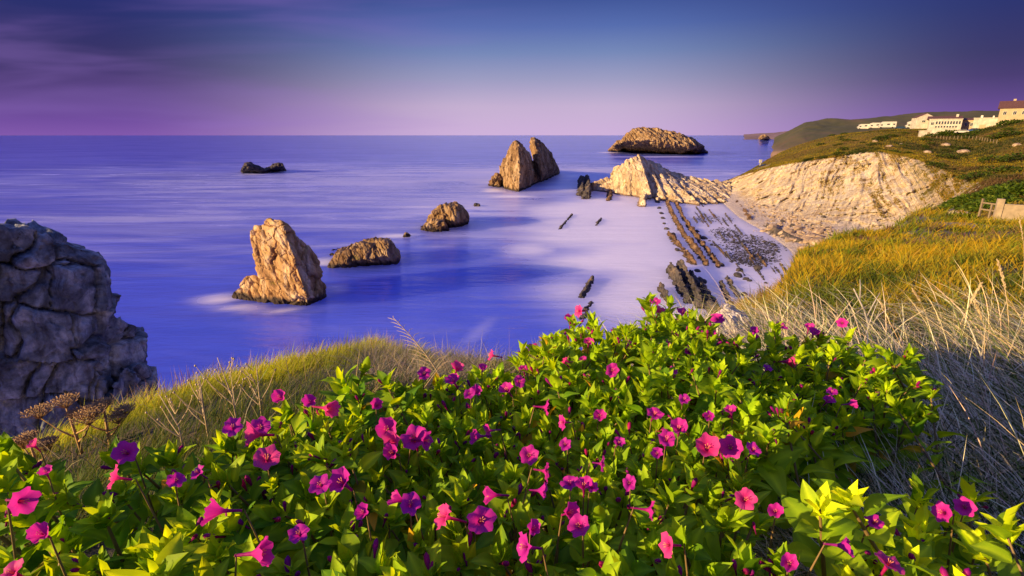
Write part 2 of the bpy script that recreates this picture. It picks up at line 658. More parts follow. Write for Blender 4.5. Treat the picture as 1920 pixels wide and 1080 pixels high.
def build_sea():
    az = np.radians(np.concatenate([np.linspace(-180, -50, 60), np.linspace(-50, 50, 420)[1:], np.linspace(50, 180, 60)[1:]]))
    r = np.exp(np.linspace(math.log(4.0), math.log(40000.0), 300))
    A, Rr = np.meshgrid(az, r)
    X, Y = (Rr * np.sin(A)).ravel(), (Rr * np.cos(A)).ravel()
    P = np.stack([X, Y, np.zeros_like(X)], 1)
    foam = np.zeros(len(X))

    def blob(px, py, rx, ry, amp, rot=0.0):
        nonlocal foam
        c = at_z(px, py)
        dx, dy = X - c[0], Y - c[1]
        ca, sa = math.cos(rot), math.sin(rot)
        a, b = dx * ca + dy * sa, -dx * sa + dy * ca
        foam = np.maximum(foam, amp * np.exp(-((a / rx) ** 2 + (b / ry) ** 2)))

    # the milky bay
    for px, py, rr, a in ((1180, 400, 36, .80), (1240, 430, 30, .85), (1320, 410, 34, .95), (1390, 440, 26, 1.0), (1440, 490, 20, 1.05),
                          (1330, 470, 22, .95), (1280, 500, 20, .9), (1200, 480, 22, .78), (1150, 440, 28, .72), (1120, 400, 30, .66),
                          (1090, 425, 22, .55), (1110, 490, 15, .62), (1190, 560, 13, .7), (1330, 560, 14, .95), (1420, 545, 14, 1.05),
                          (1290, 380, 30, .95), (1150, 375, 20, .7), (1100, 350, 30, .55), (1260, 540, 16, .8), (1090, 545, 10, .5)):
        blob(px, py, rr, rr * 1.25, a * 1.15 + .05)
    for px, py, rr, a in ((930, 385, 60, .40), (700, 400, 50, .26), (1050, 330, 160, .44), (1040, 430, 40, .40), (800, 330, 220, .30), (420, 400, 90, .22), (400, 330, 200, .16)):
        blob(px, py, rr, rr, a)
    # surf round the rocks and drifting streaks
    for px, py, rx, ry, a, rot in ((412, 560, 4.6, 3.2, .85, .2), (440, 575, 5.0, 2.2, .6, 0), (520, 583, 7.5, 1.5, .55, 0), (630, 541, 3.0, 2.4, .5, 0),
                                   (612, 492, 4.5, 3.0, .95, 0), (742, 442, 6, 4, .7, 0), (800, 462, 9, 2, .4, 0), (770, 405, 40, 3.5, .42, .45),
                                   (650, 460, 40, 4, .34, .4), (925, 357, 7, 7, .9, 0), (960, 368, 12, 6, .75, 0), (1040, 350, 12, 20, .55, 0),
                                   (1140, 286, 16, 20, .9, 0), (1230, 294, 90, 18, .5, 0), (530, 322, 26, 7, .55, 0), (470, 328, 16, 9, .45, 0),
                                   (900, 620, 1.5, 7, .26, -.3), (1000, 470, 9, 9, .75, 0), (1070, 330, 9, 30, .6, .1), (895, 388, 10, 4, .6, 0),
                                   (1400, 325, 50, 6, .5, .3), (1425, 300, 60, 9, .45, .2), (720, 345, 120, 9, .3, .1), (560, 375, 90, 7, .28, .15), (880, 420, 24, 6, .4, .2)):
        blob(px, py, rx, ry, a, rot)
    foam += 0.05 * fbm(P * 0.02, 3, 3)
    rd = np.hypot(X, Y)
    foam += 0.13 * sstep(75, 150, rd) * (1 - sstep(350, 1500, rd))      # the swell leaves a thin veil everywhere
    me = mesh_np('sea', P, grid_faces(len(az), len(r)), attrs={'foam': np.clip(foam, 0, 1.3)})
    o = obj('sea', me, sea_material())
    return tag(o, kind='structure')


build_sea()

# the sea bed under the shallows, so that nothing hangs over a void
bm = bmesh.new()
bmesh.ops.create_grid(bm, x_segments=4, y_segments=4, size=42000, matrix=Matrix.Translation((0, 0, -6)))
tag(obj('seabed', bm_mesh('seabed', bm), plain_mat('seabed_sand', (0.12, 0.11, 0.10), 0.9, 0.2, 0.02)), kind='structure')

# ================================================================== coast: beach, pale cliff, hillside
C_COLS = 10
coast_ctrl = [
    [at_z(1325, 376, -3), at_z(1372, 422, -3), at_z(1420, 455, -3), at_z(1465, 492, -3), at_z(1490, 525, -3), at_z(1560, 540, -3), at_y(1690, 500, 60), at_y(1850, 480, 40), at_y(2000, 475, 36), at_y(2300, 470, 28)],
    [at_z(1340, 364, .1), at_z(1383, 404, .1), at_z(1435, 434, .1), at_z(1482, 468, .1), at_z(1508, 498, .1), at_z(1580, 500, .6), at_y(1730, 455, 70), at_y(1850, 430, 50), at_y(2000, 430, 45), at_y(2300, 430, 35)],
    [at_z(1348, 356, 1.5), at_z(1418, 392, 1.6), at_z(1490, 428, 1.6), at_z(1548, 449, 1.8), at_z(1640, 447, 2.4), at_y(1705, 425, 112), at_y(1775, 400, 96), at_y(1850, 398, 70), at_y(2000, 395, 60), at_y(2300, 390, 50)],
    [at_y(1350, 349, 246), at_y(1424, 358, 190), at_y(1495, 372, 160), at_y(1555, 380, 145), at_y(1640, 372, 134), at_y(1718, 370, 124), at_y(1795, 370, 106), at_y(1858, 366, 88), at_y(2000, 362, 75), at_y(2300, 355, 60)],
    [at_y(1352, 341, 254), at_y(1430, 319, 212), at_y(1500, 306, 188), at_y(1560, 298, 174), at_y(1640, 287, 160), at_y(1715, 300, 143), at_y(1805, 334, 118), at_y(1862, 345, 98), at_y(2000, 340, 85), at_y(2300, 330, 70)],
    [at_y(1357, 339, 258), at_y(1434, 314, 222), at_y(1504, 300, 197), at_y(1564, 292, 183), at_y(1644, 281, 169), at_y(1718, 293, 152), at_y(1806, 322, 128), at_y(1864, 334, 107), at_y(2000, 330, 93), at_y(2300, 318, 76)],
    [at_y(1372, 335, 268), at_y(1448, 301, 258), at_y(1516, 281, 246), at_y(1578, 271, 232), at_y(1655, 263, 212), at_y(1728, 271, 188), at_y(1808, 292, 160), at_y(1868, 302, 138), at_y(2000, 295, 118), at_y(2300, 280, 98)],
    [at_y(1388, 329, 276), at_y(1464, 286, 300), at_y(1530, 263, 326), at_y(1590, 250, 306), at_y(1668, 243, 280), at_y(1742, 250, 236), at_y(1815, 250, 214), at_y(1873, 240, 196), at_y(2000, 222, 178), at_y(2300, 190, 150)],
    [at_xz(1395, 283, 1.5), at_xz(1472, 312, 8.0), at_xz(1536, 345, 18), at_xz(1592, 360, 24), at_xz(1672, 350, 27.5), at_xz(1745, 320, 28), at_xz(1815, 290, 29), at_xz(1875, 270, 31), at_xz(2000, 250, 34), at_xz(2300, 220, 38)],
    [at_xz(1398, 290, -3), at_xz(1476, 322, -3), at_xz(1536, 372, -3), at_xz(1590, 430, 10), at_xz(1672, 470, 24), at_xz(1745, 460, 26), at_xz(1815, 440, 28), at_xz(1875, 420, 29), at_xz(2000, 400, 31), at_xz(2300, 360, 35)],
]
COAST = Loft(coast_ctrl)


def coast_point(u, v):
    P = COAST(u, v)
    cliff = sstep(2.0, 2.7, v) * (1 - sstep(4.0, 4.5, v)) * (1 - sstep(5.6, 7.2, u))
    # gullies run down the face
    wq = fbm(np.stack([u * 2.2, v * 1.3, u * 0], 1), 4, 4)
    ga = ridge(np.stack([u * 6.0 - 2.4 * v + 1.1 * wq, v * 0.5, u * 0], 1), 4, 60)
    gb = ridge(np.stack([u * 6.0 + 3.2 * v + 1.1 * wq, v * 0.6, u * 0 + 5], 1), 4, 64)
    mixr = sstep(3.2, 4.4, u)
    big = ridge(np.stack([u * 2.3 + wq, v * .3, u * 0 + 9], 1), 2, 68)
    g = ga * (1 - mixr) + gb * mixr
    P = P.copy()
    f1, f2, idn, tl = voro(P @ rot_to((0.8, 0.3, 0.5)).T * np.array([.12, .16, .34]) + .4 * wq[:, None], 73)
    d = cliff * (np.sign(g - .3) * np.abs(g - 0.3) ** .8 * 2.4 + (big - .3) * 1.7 + fbm(P * 0.09, 3, 71) * 3.0 + fbm(P * 0.5, 4, 70) * 0.9 + (idn - .5) * 1.6 + tl * 1.4 - .7 * (1 - sstep(0, .1, f2 - f1)))
    P[:, 0] -= d * 0.55
    P[:, 1] -= d * 0.75
    land = sstep(4.0, 5.0, v)
    P[:, 2] += land * (fbm(P * 0.035, 4, 80) * 2.2 + fbm(P * 0.22, 3, 81) * 0.5) * (1 - 0.6 * sstep(6.2, 7, v) * (1 - sstep(7.6, 8, v)))
    beach = sstep(1.0, 1.4, v) * (1 - sstep(2.4, 3, v))
    P[:, 2] += beach * (fbm(P * 0.35, 4, 90) * 0.35)
    slope = sstep(5.2, 6.4, u) * (1 - land)
    P[:, 2] += slope * fbm(P * 0.12, 3, 95) * 0.7
    return P


def land_material():
    m, n, l, b = new_mat('coast_land')
    geo = n.new('ShaderNodeNewGeometry').outputs['Position']
    veg = n.new('ShaderNodeAttribute')
    veg.attribute_name = 'veg'
    t1 = noise_tex(n, l, 0.35, 7, 0.65, geo, ((math.radians(30), math.radians(20), math.radians(35)), (0.35, 1.6, 0.7)), 0.6)
    t2 = noise_tex(n, l, 1.6, 6, 0.65, geo)
    t3 = noise_tex(n, l, 0.07, 5, 0.6, geo)
    soil = ramp(n, [(0.30, (0.24, 0.14, 0.06)), (0.40, (0.56, 0.44, 0.28)), (0.56, (0.74, 0.65, 0.49))])
    l.new(t1.outputs[0], soil.inputs[0])
    grass = ramp(n, [(0.30, (0.035, 0.05, 0.010)), (0.48, (0.15, 0.12, 0.016)), (0.62, (0.20, 0.13, 0.03)), (0.74, (0.11, 0.07, 0.035))])
    l.new(math_node(n, l, 'ADD', math_node(n, l, 'MULTIPLY', t3.outputs[0], 0.6), math_node(n, l, 'MULTIPLY', t2.outputs[0], 0.4)), grass.inputs[0])
    f = math_node(n, l, 'ADD', veg.outputs['Fac'], math_node(n, l, 'MULTIPLY', math_node(n, l, 'SUBTRACT', t1.outputs[0], 0.5), 1.5))
    k = n.new('ShaderNodeMapRange')
    l.new(f, k.inputs[0])
    k.inputs[1].default_value = 0.40
    k.inputs[2].default_value = 0.60
    stt = n.new('ShaderNodeAttribute')
    stt.attribute_name = 'strata'
    sr_ = ramp(n, [(0.25, (0.55, 0.40, 0.25)), (0.45, (1, 1, 1)), (0.62, (0.80, 0.66, 0.46)), (0.8, (1.2, 1.18, 1.12))])
    l.new(stt.outputs['Fac'], sr_.inputs[0])
    sl_ = mix_rgb(n, l, 0.5, soil.outputs[0], sr_.outputs[0], 'MULTIPLY')
    c = mix_rgb(n, l, k.outputs[0], sl_, grass.outputs[0])
    sand = n.new('ShaderNodeAttribute')
    sand.attribute_name = 'sand'
    sc_ = ramp(n, [(0.3, (0.42, 0.35, 0.31)), (0.7, (0.62, 0.54, 0.50))])
    l.new(t2.outputs[0], sc_.inputs[0])
    c = mix_rgb(n, l, sand.outputs['Fac'], c, sc_.outputs[0])
    l.new(c, b.inputs['Base Color'])
    b.inputs['Roughness'].default_value = 0.95
    b.inputs['Specular IOR Level'].default_value = 0.1
    bump(n, l, b, math_node(n, l, 'ADD', t2.outputs[0], t1.outputs[0]), 1.0, 0.9)
    return m


def build_coast():
    nu, nv = 560, 420
    U, W = loft_grid(COAST, nu, nv)
    P = coast_point(U, W)
    veg = sstep(4.0, 4.35, W + 0.25 * fbm(P * 0.1, 3, 5))
    veg = np.maximum(veg, 0.50 * sstep(4.2, 5.6, U + 0.5 * (W - 3)) * sstep(1.6, 2.6, W))
    veg = np.maximum(veg, sstep(6.35, 6.95, U))
    veg *= 1 - sstep(7.5, 8.5, W) * (1 - sstep(2.2, 3.0, U))
    sand = (1 - sstep(2.0, 2.7, W + 0.35 * fbm(P * 0.12, 3, 8))) * (1 - sstep(5.2, 5.9, U))
    wq = fbm(np.stack([U * 2.2, W * 1.3, U * 0], 1), 4, 4)
    mixr = sstep(3.0, 4.6, U)
    sa = fbm(np.stack([U * 26 - 11 * W + 3 * wq, W * .8, U * 0], 1), 3, 66)
    sb = fbm(np.stack([U * 26 + 14 * W + 3 * wq, W * .8, U * 0], 1), 3, 67)
    st = .5 + .62 * (sa * (1 - mixr) + sb * mixr)
    me = mesh_np('coast_terrain', P, grid_faces(nu, nv), attrs={'veg': veg, 'sand': sand, 'strata': st})
    return tag(obj('coast_terrain', me, land_material()), kind='structure')


build_coast()

# paved lay-by on the point
_U, _W = loft_grid(COAST, 24, 20, .72, 1.12, 4.55, 5.45)
tag(obj('lay_by', mesh_np('lay_by', coast_point(_U, _W) + np.array([0, 0, .10]), grid_faces(24, 20)), plain_mat('worn_asphalt', (.20, .18, .17), .95, .2, .6)), kind='structure')
# the far hills
def far_hill(name, crest, base_py, Y, depth, mat, seed, amp, zfoot=-2):
    """crest: list of (px, py) read along the skyline"""
    ctrl = []
    cr = [at_y(px, py, Y) for px, py in crest]
    ctrl.append([np.array([p[0] * (Y - depth) / Y, Y - depth, zfoot]) for p in cr])
    ctrl.append([np.array([p[0] * (Y - depth * .8) / Y, Y - depth * .8, zfoot + (p[2] - zfoot) * .42]) for p in cr])
    ctrl.append([np.array([p[0] * (Y - depth * .35) / Y, Y - depth * .35, zfoot + (p[2] - zfoot) * .80]) for p in cr])
    ctrl.append(cr)
    ctrl.append([np.array([p[0] * (1 + depth * .8 / Y) * 1.02, Y + depth * .8, p[2] - (p[2] - zfoot) * 0.35]) for p in cr])
    ctrl.append([np.array([p[0] * (Y + depth * 2.2) / Y * 1.04, Y + depth * 2.2, zfoot]) for p in cr])
    L = Loft(ctrl)
    U, W = loft_grid(L, 220, 90)
    P = L(U, W)
    s = depth * 0.25
    P[:, 2] += amp * fbm(P / s, 5, seed) * sstep(0, 0.6, W)
    P[:, 1] += amp * 2 * ridge(P / s * np.array([1, .4, .4]), 3, seed + 3) * (1 - sstep(1, 2.5, W)) * sstep(0, .5, W)
    o = obj(name, mesh_np(name, P, grid_faces(220, 90)), mat)
    return tag(o, kind='structure')


m, n, l, b = new_mat('far_heath')
geo = n.new('ShaderNodeNewGeometry').outputs['Position']
t = noise_tex(n, l, 0.02, 7, 0.65, geo)
sp = n.new('ShaderNodeSeparateXYZ')
l.new(geo, sp.inputs[0])
g = ramp(n, [(0.3, (0.030, 0.040, 0.014)), (0.55, (0.070, 0.062, 0.022)), (0.72, (0.10, 0.06, 0.035))])
l.new(t.outputs[0], g.inputs[0])
mr = n.new('ShaderNodeMapRange')
l.new(math_node(n, l, 'ADD', sp.outputs[2], math_node(n, l, 'MULTIPLY', t.outputs[0], 22.0)), mr.inputs[0])
mr.inputs[1].default_value = 26
mr.inputs[2].default_value = 14
l.new(mix_rgb(n, l, mr.outputs[0], g.outputs[0], (0.24, 0.15, 0.10, 1)), b.inputs['Base Color'])
b.inputs['Roughness'].default_value = 1.0
far_hill('heath_hill', [(1452, 262), (1470, 252), (1490, 240), (1512, 230), (1545, 225), (1600, 222), (1660, 219), (1720, 215), (1800, 211), (1870, 207), (2000, 200), (2300, 190)], 268, 760, 190, m, 3, 5.0)
far_hill('distant_coast', [(1395, 252.4), (1415, 250.5), (1440, 249), (1470, 247), (1520, 245), (1600, 243)], 258, 3600, 500, plain_mat('haze_tinted_land', (0.20, 0.13, 0.13), 1.0, 0.3, 0.004), 9, 10.0)  # pinkish haze is put into this coast's base colour

# ================================================================== rocks in the sea
OCHRE = rock_mat('ochre_rock', [(0.17, 0.075, 0.025), (0.44, 0.27, 0.11), (0.66, 0.54, 0.36)], 0.3, ((0.3, 0.5, 0), (1.4, 1.2, 0.45)), 1.6, ((0.26, 0.22, 0.02, 1), 0.60), 0.2)
BROWN = rock_mat('brown_rock', [(0.10, 0.050, 0.022), (0.27, 0.17, 0.08), (0.46, 0.35, 0.21)], 0.2, ((0.2, 0.35, 0), (1.5, 1.2, 0.4)), 1.8, ((0.13, 0.11, 0.03, 1), 0.62), 0.4)
PALE = rock_mat('pale_rock', [(0.30, 0.20, 0.10), (0.52, 0.41, 0.26), (0.64, 0.55, 0.40)], 0.12, ((0.2, 0.6, 0), (1.5, 1.2, 0.4)), 1.0, ((0.34, 0.27, 0.06, 1), 0.63), 0.35, (0.16, 0.11, 0.08))
DARK = rock_mat('dark_slab', [(0.030, 0.028, 0.034), (0.075, 0.066, 0.066), (0.17, 0.13, 0.10)], 0.5, ((0, 0, 0.2), (1.4, 0.5, 1)), 0.25, None, 0.15, (0.03, 0.028, 0.035))
RIBM = rock_mat('rib_rock', [(0.050, 0.032, 0.024), (0.135, 0.080, 0.045), (0.27, 0.18, 0.10)], 0.45, ((0, 0, 0.2), (1.4, 0.5, 1)), 0.35, None, 0.15)
GREY = rock_mat('grey_cliff_rock', [(0.045, 0.055, 0.070), (0.17, 0.20, 0.235), (0.46, 0.50, 0.53)], 0.8, ((0, 0, 0), (1, 1, 1)), 0, ((0.05, 0.055, 0.045, 1), 0.64), 0.2)
BOULD = rock_mat('beach_stone', [(0.16, 0.11, 0.08), (0.36, 0.27, 0.19), (0.52, 0.43, 0.33)], 0.6, ((0, 0, 0), (1, 1, 1)), 0, None, 0.1)


def slab(front, depth, shrink=0.9, drop=0.0, skew=0.0):
    """front: world points of the seen outline; adds a set further back"""
    f = [np.array(p) for p in front]
    c = np.mean(f, 0)
    back = []
    for p in f:
        q = c + (p - c) * shrink
        q = q + np.array([skew + depth * p[0] / p[1], depth, 0])
        q[2] = p[2] * (1 - drop) if p[2] > 0 else p[2]
        back.append(q)
    return f + back


# the leaning stack: sunlit left face, shaded right face, arris between
tower = [at_y(468, 441, 76), at_y(476, 425, 76.5), at_y(500, 412, 76), at_y(527, 413, 73.6), at_y(541, 455, 72.8), at_y(556, 500, 72.2), at_y(574, 552, 71.6), at_z(578, 581, -1),
         at_y(560, 448, 78), at_y(592, 482, 80), at_y(611, 538, 80), at_z(613, 568, -1), at_z(498, 570, -1), at_y(490, 516, 76), at_y(481, 480, 76),
         at_y(478, 440, 82), at_y(515, 425, 83), at_y(560, 470, 84), at_y(500, 560, 82), at_y(590, 550, 86)]
toe = [at_z(434, 566, -1), at_y(434, 558, 78), at_y(446, 540, 78), at_y(462, 518, 78.5), at_y(480, 516, 78.5), at_y(500, 520, 78), at_z(560, 580, -1), at_z(480, 576, -1), at_y(545, 555, 74),
       at_y(470, 530, 84), at_y(440, 560, 83), at_y(520, 530, 82)]
rock('sea_stack', [tower, toe], OCHRE, 0.12, 2.6, 'tall leaning ochre sea stack with shaded right side standing in the near water', 'sea stack', bed=(0.75, 0.35, 0.5), bed_amp=0.075, block=0.06, crack=0.085, fine=0.055, seed=5)
second = [at_z(611, 509, -1), at_y(622, 488, 97), at_y(650, 470, 97), at_y(690, 457, 97), at_y(733, 451, 97.5), at_y(745, 470, 100), at_y(750, 488, 102), at_z(748, 502, -1), at_z(700, 506, -1), at_y(725, 480, 96), at_y(640, 492, 95.5)]
tail = [at_z(594, 486, -.6), at_y(602, 481, 112), at_y(640, 475, 112), at_y(660, 470, 110), at_z(650, 490, -.6)]
rock('sea_rock', [slab(second, 9, .85, .2), slab(tail, 4)], BROWN, 0.16, 2.2, 'long low brown rock in the water just right of the leaning stack', bed=(0.9, 0.2, 0.35), bed_amp=0.09, block=0.09, crack=0.14, fine=0.03, seed=8)
third = [at_z(808, 424, -1), at_y(803, 412, 141), at_y(812, 398, 141), at_y(835, 387, 141), at_y(858, 384, 141), at_y(868, 392, 143), at_y(879, 408, 146), at_z(879, 426, -1), at_z(850, 431, -1), at_y(855, 410, 138)]
third_b = [at_z(784, 434, -1), at_y(798, 424, 135), at_y(815, 413, 134), at_y(835, 419, 133.5), at_z(842, 438, -1), at_z(812, 441, -1)]
rock('sea_rock', [slab(third, 12, .85, .1), slab(third_b, 5)], BROWN, 0.26, 3.0, 'rounded brown rock with a low front ledge beyond the long low rock', bed=(0.9, 0.1, 0.3), bed_amp=0.10, block=0.09, crack=0.13, fine=0.03, seed=12)
rock('sea_rock', [slab([at_z(756, 447, -.5), at_y(760, 439, 127), at_y(767, 440, 127), at_z(771, 446, -.5)], 2)], BROWN, 0.15, 0.7, 'small lone rock poking out of the surf left of the rounded brown rock', seed=2)
rock('sea_rock', [slab([at_z(888, 389, -.5), at_y(892, 383, 186), at_y(897, 385, 186), at_z(899, 388, -.5)], 3)], DARK, 0.2, 0.8, 'tiny dark rock in open water below the twin fins', seed=4)

# the twin fins
fin_a = [at_z(942, 352, -2), at_y(936, 318, 252), at_y(944, 300, 252), at_y(958, 283, 250), at_y(964, 263, 250), at_y(968, 261, 250), at_y(980, 272, 262), at_y(1000, 305, 282), at_y(1018, 328, 292), at_z(1018, 342, -2),
         at_z(972, 368, -2), at_y(975, 310, 236), at_y(974, 285, 242), at_z(950, 362, -2), at_y(962, 275, 262), at_y(948, 312, 268), at_z(985, 338, -2), at_y(985, 290, 278)]
fin_b = [at_y(993, 275, 285), at_y(996, 259, 283), at_y(1002, 257, 283), at_y(1012, 264, 288), at_y(1030, 284, 300), at_y(1043, 308, 312), at_z(1051, 328, -2), at_z(1014, 346, -2), at_y(1012, 300, 268), at_y(1004, 275, 276), at_y(1015, 325, 262),
         at_z(1020, 322, -2), at_y(1020, 278, 315), at_y(1002, 265, 296)]
rock('sea_stack', [fin_a], BROWN, 0.45, 3.2, 'left of the twin pointed rock fins, the nearer and broader one', 'sea stack', bed=(0.85, -0.3, 0.35), bed_amp=0.14, block=0.08, crack=0.10, fine=0.06, seed=21)
rock('sea_stack', [fin_b], BROWN, 0.45, 3.2, 'right of the twin pointed rock fins, the narrower one behind', 'sea stack', bed=(0.85, -0.3, 0.35), bed_amp=0.14, block=0.08, crack=0.10, fine=0.06, seed=25)
rock('sea_rock', [slab([at_z(919, 351, -1), at_y(924, 335, 250), at_y(932, 328, 250), at_y(939, 332, 250), at_z(941, 354, -1)], 9)], BROWN, 0.4, 2.0, 'small rock stump at the left foot of the twin fins', seed=6)

# the big island on the horizon
isl = [at_z(1160, 284, -3), at_y(1164, 264, 690), at_y(1180, 252, 690), at_y(1187, 241, 690), at_y(1200, 239.5, 695), at_y(1225, 241, 695), at_y(1262, 247, 690), at_y(1296, 259, 685), at_y(1316, 272, 680), at_z(1331, 290.5, -3),
       at_z(1270, 292, -3), at_z(1200, 288, -3), at_y(1230, 262, 660), at_y(1290, 275, 655)]
isl_b = [at_z(1138, 284.5, -2), at_y(1150, 274, 715), at_y(1158, 266, 715), at_y(1168, 264, 712), at_z(1170, 285, -2)]
rock('rock_island', [slab(isl, 90, .8, .1), slab(isl_b, 30)], BROWN, 1.1, 8.0, 'large humped rock island on the horizon', 'island', bed=(0.75, 0.0, 0.66), bed_amp=0.20, block=0.07, crack=0.10, fine=0.05, seed=31, bed_scale=1.3)
rf_a = [at_z(453, 327, -2), at_y(454, 318, 345), at_y(461, 308, 346), at_y(468, 308, 348), at_y(486, 314, 350), at_y(500, 321, 352), at_z(505, 324, -2)]
rf_b = [at_z(486, 325, -2), at_y(500, 319, 356), at_y(512, 312, 356), at_y(523, 306.5, 356), at_y(529, 310, 357), at_z(538, 324, -2)]
rock('sea_rock', [slab(rf_a, 16), slab(rf_b, 14)], DARK, 0.6, 3.0, 'dark two-humped reef alone in open water at the left', seed=33, block=0.12, bed_amp=0.1)
rock('sea_rock', [slab([at_z(1422, 260.5, -2), at_y(1427, 255, 1500), at_y(1434, 254, 1500), at_y(1441, 257, 1500), at_z(1443, 260.5, -2)], 40)], BROWN, 1.6, 4, 'far low islet off the distant heath hill', seed=36)

# ------------------------------------------------------------------ the pale ridge across the bay
RD_TOP = [(1112, 341), (1130, 335), (1148, 331), (1153, 313), (1172, 303), (1190, 293.5), (1206, 295), (1228, 305), (1258, 319), (1290, 331), (1320, 337), (1350, 342), (1368, 340)]
RD_BOT = [(1108, 356), (1130, 358), (1148, 360), (1154, 362), (1172, 365), (1190, 367), (1206, 369), (1228, 371), (1258, 376), (1290, 379), (1320, 380), (1352, 378), (1372, 376)]


def build_ridge():
    top = [at_y(px, py, 243 + 6 * math.sin(k)) for k, (px, py) in enumerate(RD_TOP)]
    foot = [at_z(px, py, 0.3) for px, py in RD_BOT]
    ctrl = [[p + np.array([0, -3, -2.5]) for p in foot], foot,
            [f * .7 + t * .3 + np.array([0, 0, (t[2] - f[2]) * .12]) for f, t in zip(foot, top)],
            [f * .3 + t * .7 + np.array([0, 0, (t[2] - f[2]) * .12]) for f, t in zip(foot, top)],
            top,
            [t + np.array([0, 6, -(t[2]) * .25]) for t in top],
            [np.array([t[0], t[1] + 16, -2]) for t in top]]
    L = Loft(ctrl)
    nu, nv = 640, 190
    U, W = loft_grid(L, nu, nv)
    P = L(U, W)
    x = P[:, 0]
    hgt = sstep(0.6, 4.0, W)
    front = sstep(0.6, 1.2, W) * (1 - sstep(3.6, 4.2, W))
    # buttresses stand forward of the face
    d = np.zeros(len(x))
    for px, wd, amp in ((1160, 2.6, 4.0), (1180, 2.2, 3.0), (1204, 2.4, 11), (1226, 2.0, 7.5), (1243, 2.2, 8.0), (1262, 2.6, 11), (1280, 1.8, 6), (1300, 2.0, 6), (1318, 1.6, 4.5), (1338, 1.8, 4)):
        c = at_z(px, 368)[0] + (W - 1) * 0.6 * np.where(x > 0, 1, 1)
        t = (x - c) / wd
        prof = np.where(t < 0, np.clip(1 + t / 2.4, 0, 1) ** 1.6, np.clip(1 - t / 0.75, 0, 1) ** 0.8)
        d = np.maximum(d, amp * prof * (1 - hgt) ** 0.75)
    P[:, 1] -= d * front
    P[:, 2] += sstep(2.6, 4, W) * (1 - sstep(4, 5.5, W)) * (1.1 * ridge(P * np.array([.32, 0, 0]), 3, 47) - .3)
    Nn = grid_normals(P, nu, nv)
    Nn *= np.sign(-Nn[:, 1:2] * 0 + np.where(Nn[:, 2:3] < -0.2, -1, 1))
    P = craggy(P, Nn, 3.0, bed=(0.95, 0.0, 0.3), bed_amp=0.07, block=0.07, crack=0.08, fine=0.06, seed=41)
    base = np.array([55.0, 235.0, 0.0])
    o = obj('rock_ridge', mesh_np('rock_ridge', P - base, grid_faces(nu, nv), False), PALE)
    o.location = tuple(base)
    tag(o, 'pale rock ridge with sunlit buttresses jutting out across the bay', 'headland')


build_ridge()


# ------------------------------------------------------------------ ribs and slabs of upturned rock in the shallows
def rib(path, width, height, mat, label, seed, seg=5.0, gap=0.15, voxel=0.22, size=1.0, group=None, tilt=0.5, z0=0.0):
    rr = random.Random(seed)
    pts = [at_z(px, py, z0) for px, py in path]
    hulls = []
    for a, b_ in zip(pts, pts[1:]):
        L_ = np.linalg.norm(b_ - a)
        k = max(1, int(L_ / seg))
        d = (b_ - a) / L_
        s = np.array([-d[1], d[0], 0])
        for q in range(k):
            if rr.random() < gap and 0 < q < k - 1:
                continue
            c0 = a + d * (L_ * (q - 0.18) / k)
            c1 = a + d * (L_ * (q + 1.18) / k)
            w = width * rr.uniform(0.8, 1.2)
            h = height * rr.uniform(.65, 1.15)
            off = s * rr.uniform(-.10, .10) * width
            hp = []
            for c in (c0, c1):
                hh = h * rr.uniform(0.85, 1.1)
                hp += [c + off + s * w * .6 + np.array([0, 0, -0.9]), c + off - s * w * .6 + np.array([0, 0, -0.9]),
                       c + off + s * w * (.28 + tilt * .2) + np.array([0, 0, hh]), c + off + s * w * (.12 + tilt * .2) + np.array([0, 0, hh * .92])]
            hulls.append(hp)
    dd = pts[-1] - pts[0]
    rock('rock_rib', hulls, mat, voxel, size, label, 'rock rib', group, bed=(-dd[1], dd[0], 8), bed_amp=0.12, block=0.16, crack=0.12, fine=0.08, seed=seed)


rib([(1249, 378), (1262, 410), (1283, 445), (1305, 473), (1322, 496)], 1.4, 1.0, RIBM, 'longer brown rock rib running from the pale ridge towards the flowers, left of the pair', 51, 4.5, 0.0)
rib([(1266, 380), (1280, 410), (1300, 440), (1322, 468), (1344, 500)], 1.15, 0.95, RIBM, 'right one of the pair of long parallel rock ribs in the bay', 52, 5.0, 0.0)
rib([(1252, 440), (1270, 462), (1286, 480), (1298, 494)], 1.5, 0.8, RIBM, 'short thick rib stub beside the near end of the long ribs', 54, 4, 0.2)
rib([(1362, 364), (1378, 382), (1395, 402), (1404, 414)], 1.8, 1.3, RIBM, 'orange-brown rib along the foot of the pale cliff', 55, 6, 0.05)
rib([(1400, 378), (1430, 392), (1450, 402)], 2.6, 1.4, DARK, 'dark rib lying on the sand below the pale cliff', 56, 6, 0.05, z0=.8)
rib([(1434, 424), (1456, 440), (1486, 455), (1515, 463)], 2.2, 1.1, DARK, 'dark rib under the boulders at the beach edge', 57, 6, 0.05, z0=.4)
rib([(1252, 508), (1268, 535), (1286, 566)], 1.5, 1.9, DARK, 'leftmost tall dark slab of the near slab group', 58, 4, 0.0, 0.14, 0.8)
rib([(1272, 508), (1290, 540), (1306, 575)], 1.4, 2.0, DARK, 'second dark slab from the left in the near slab group', 59, 4, 0.0, 0.14, 0.8)
rib([(1290, 520), (1306, 545), (1330, 585)], 1.2, 1.4, DARK, 'third dark slab of the near slab group, reaching toward the flowers', 60, 4, 0.0, 0.14, 0.8)
rib([(1308, 530), (1326, 558), (1345, 586)], 1.2, 1.0, DARK, 'rightmost slab of the near slab group, low and pale-washed', 61, 4, 0.2, 0.14, 0.8)
rib([(1236, 545), (1246, 560), (1254, 574)], 0.9, 1.2, DARK, 'short dark slab stump left of the near slab group', 62, 3, 0.0, 0.14, 0.8)
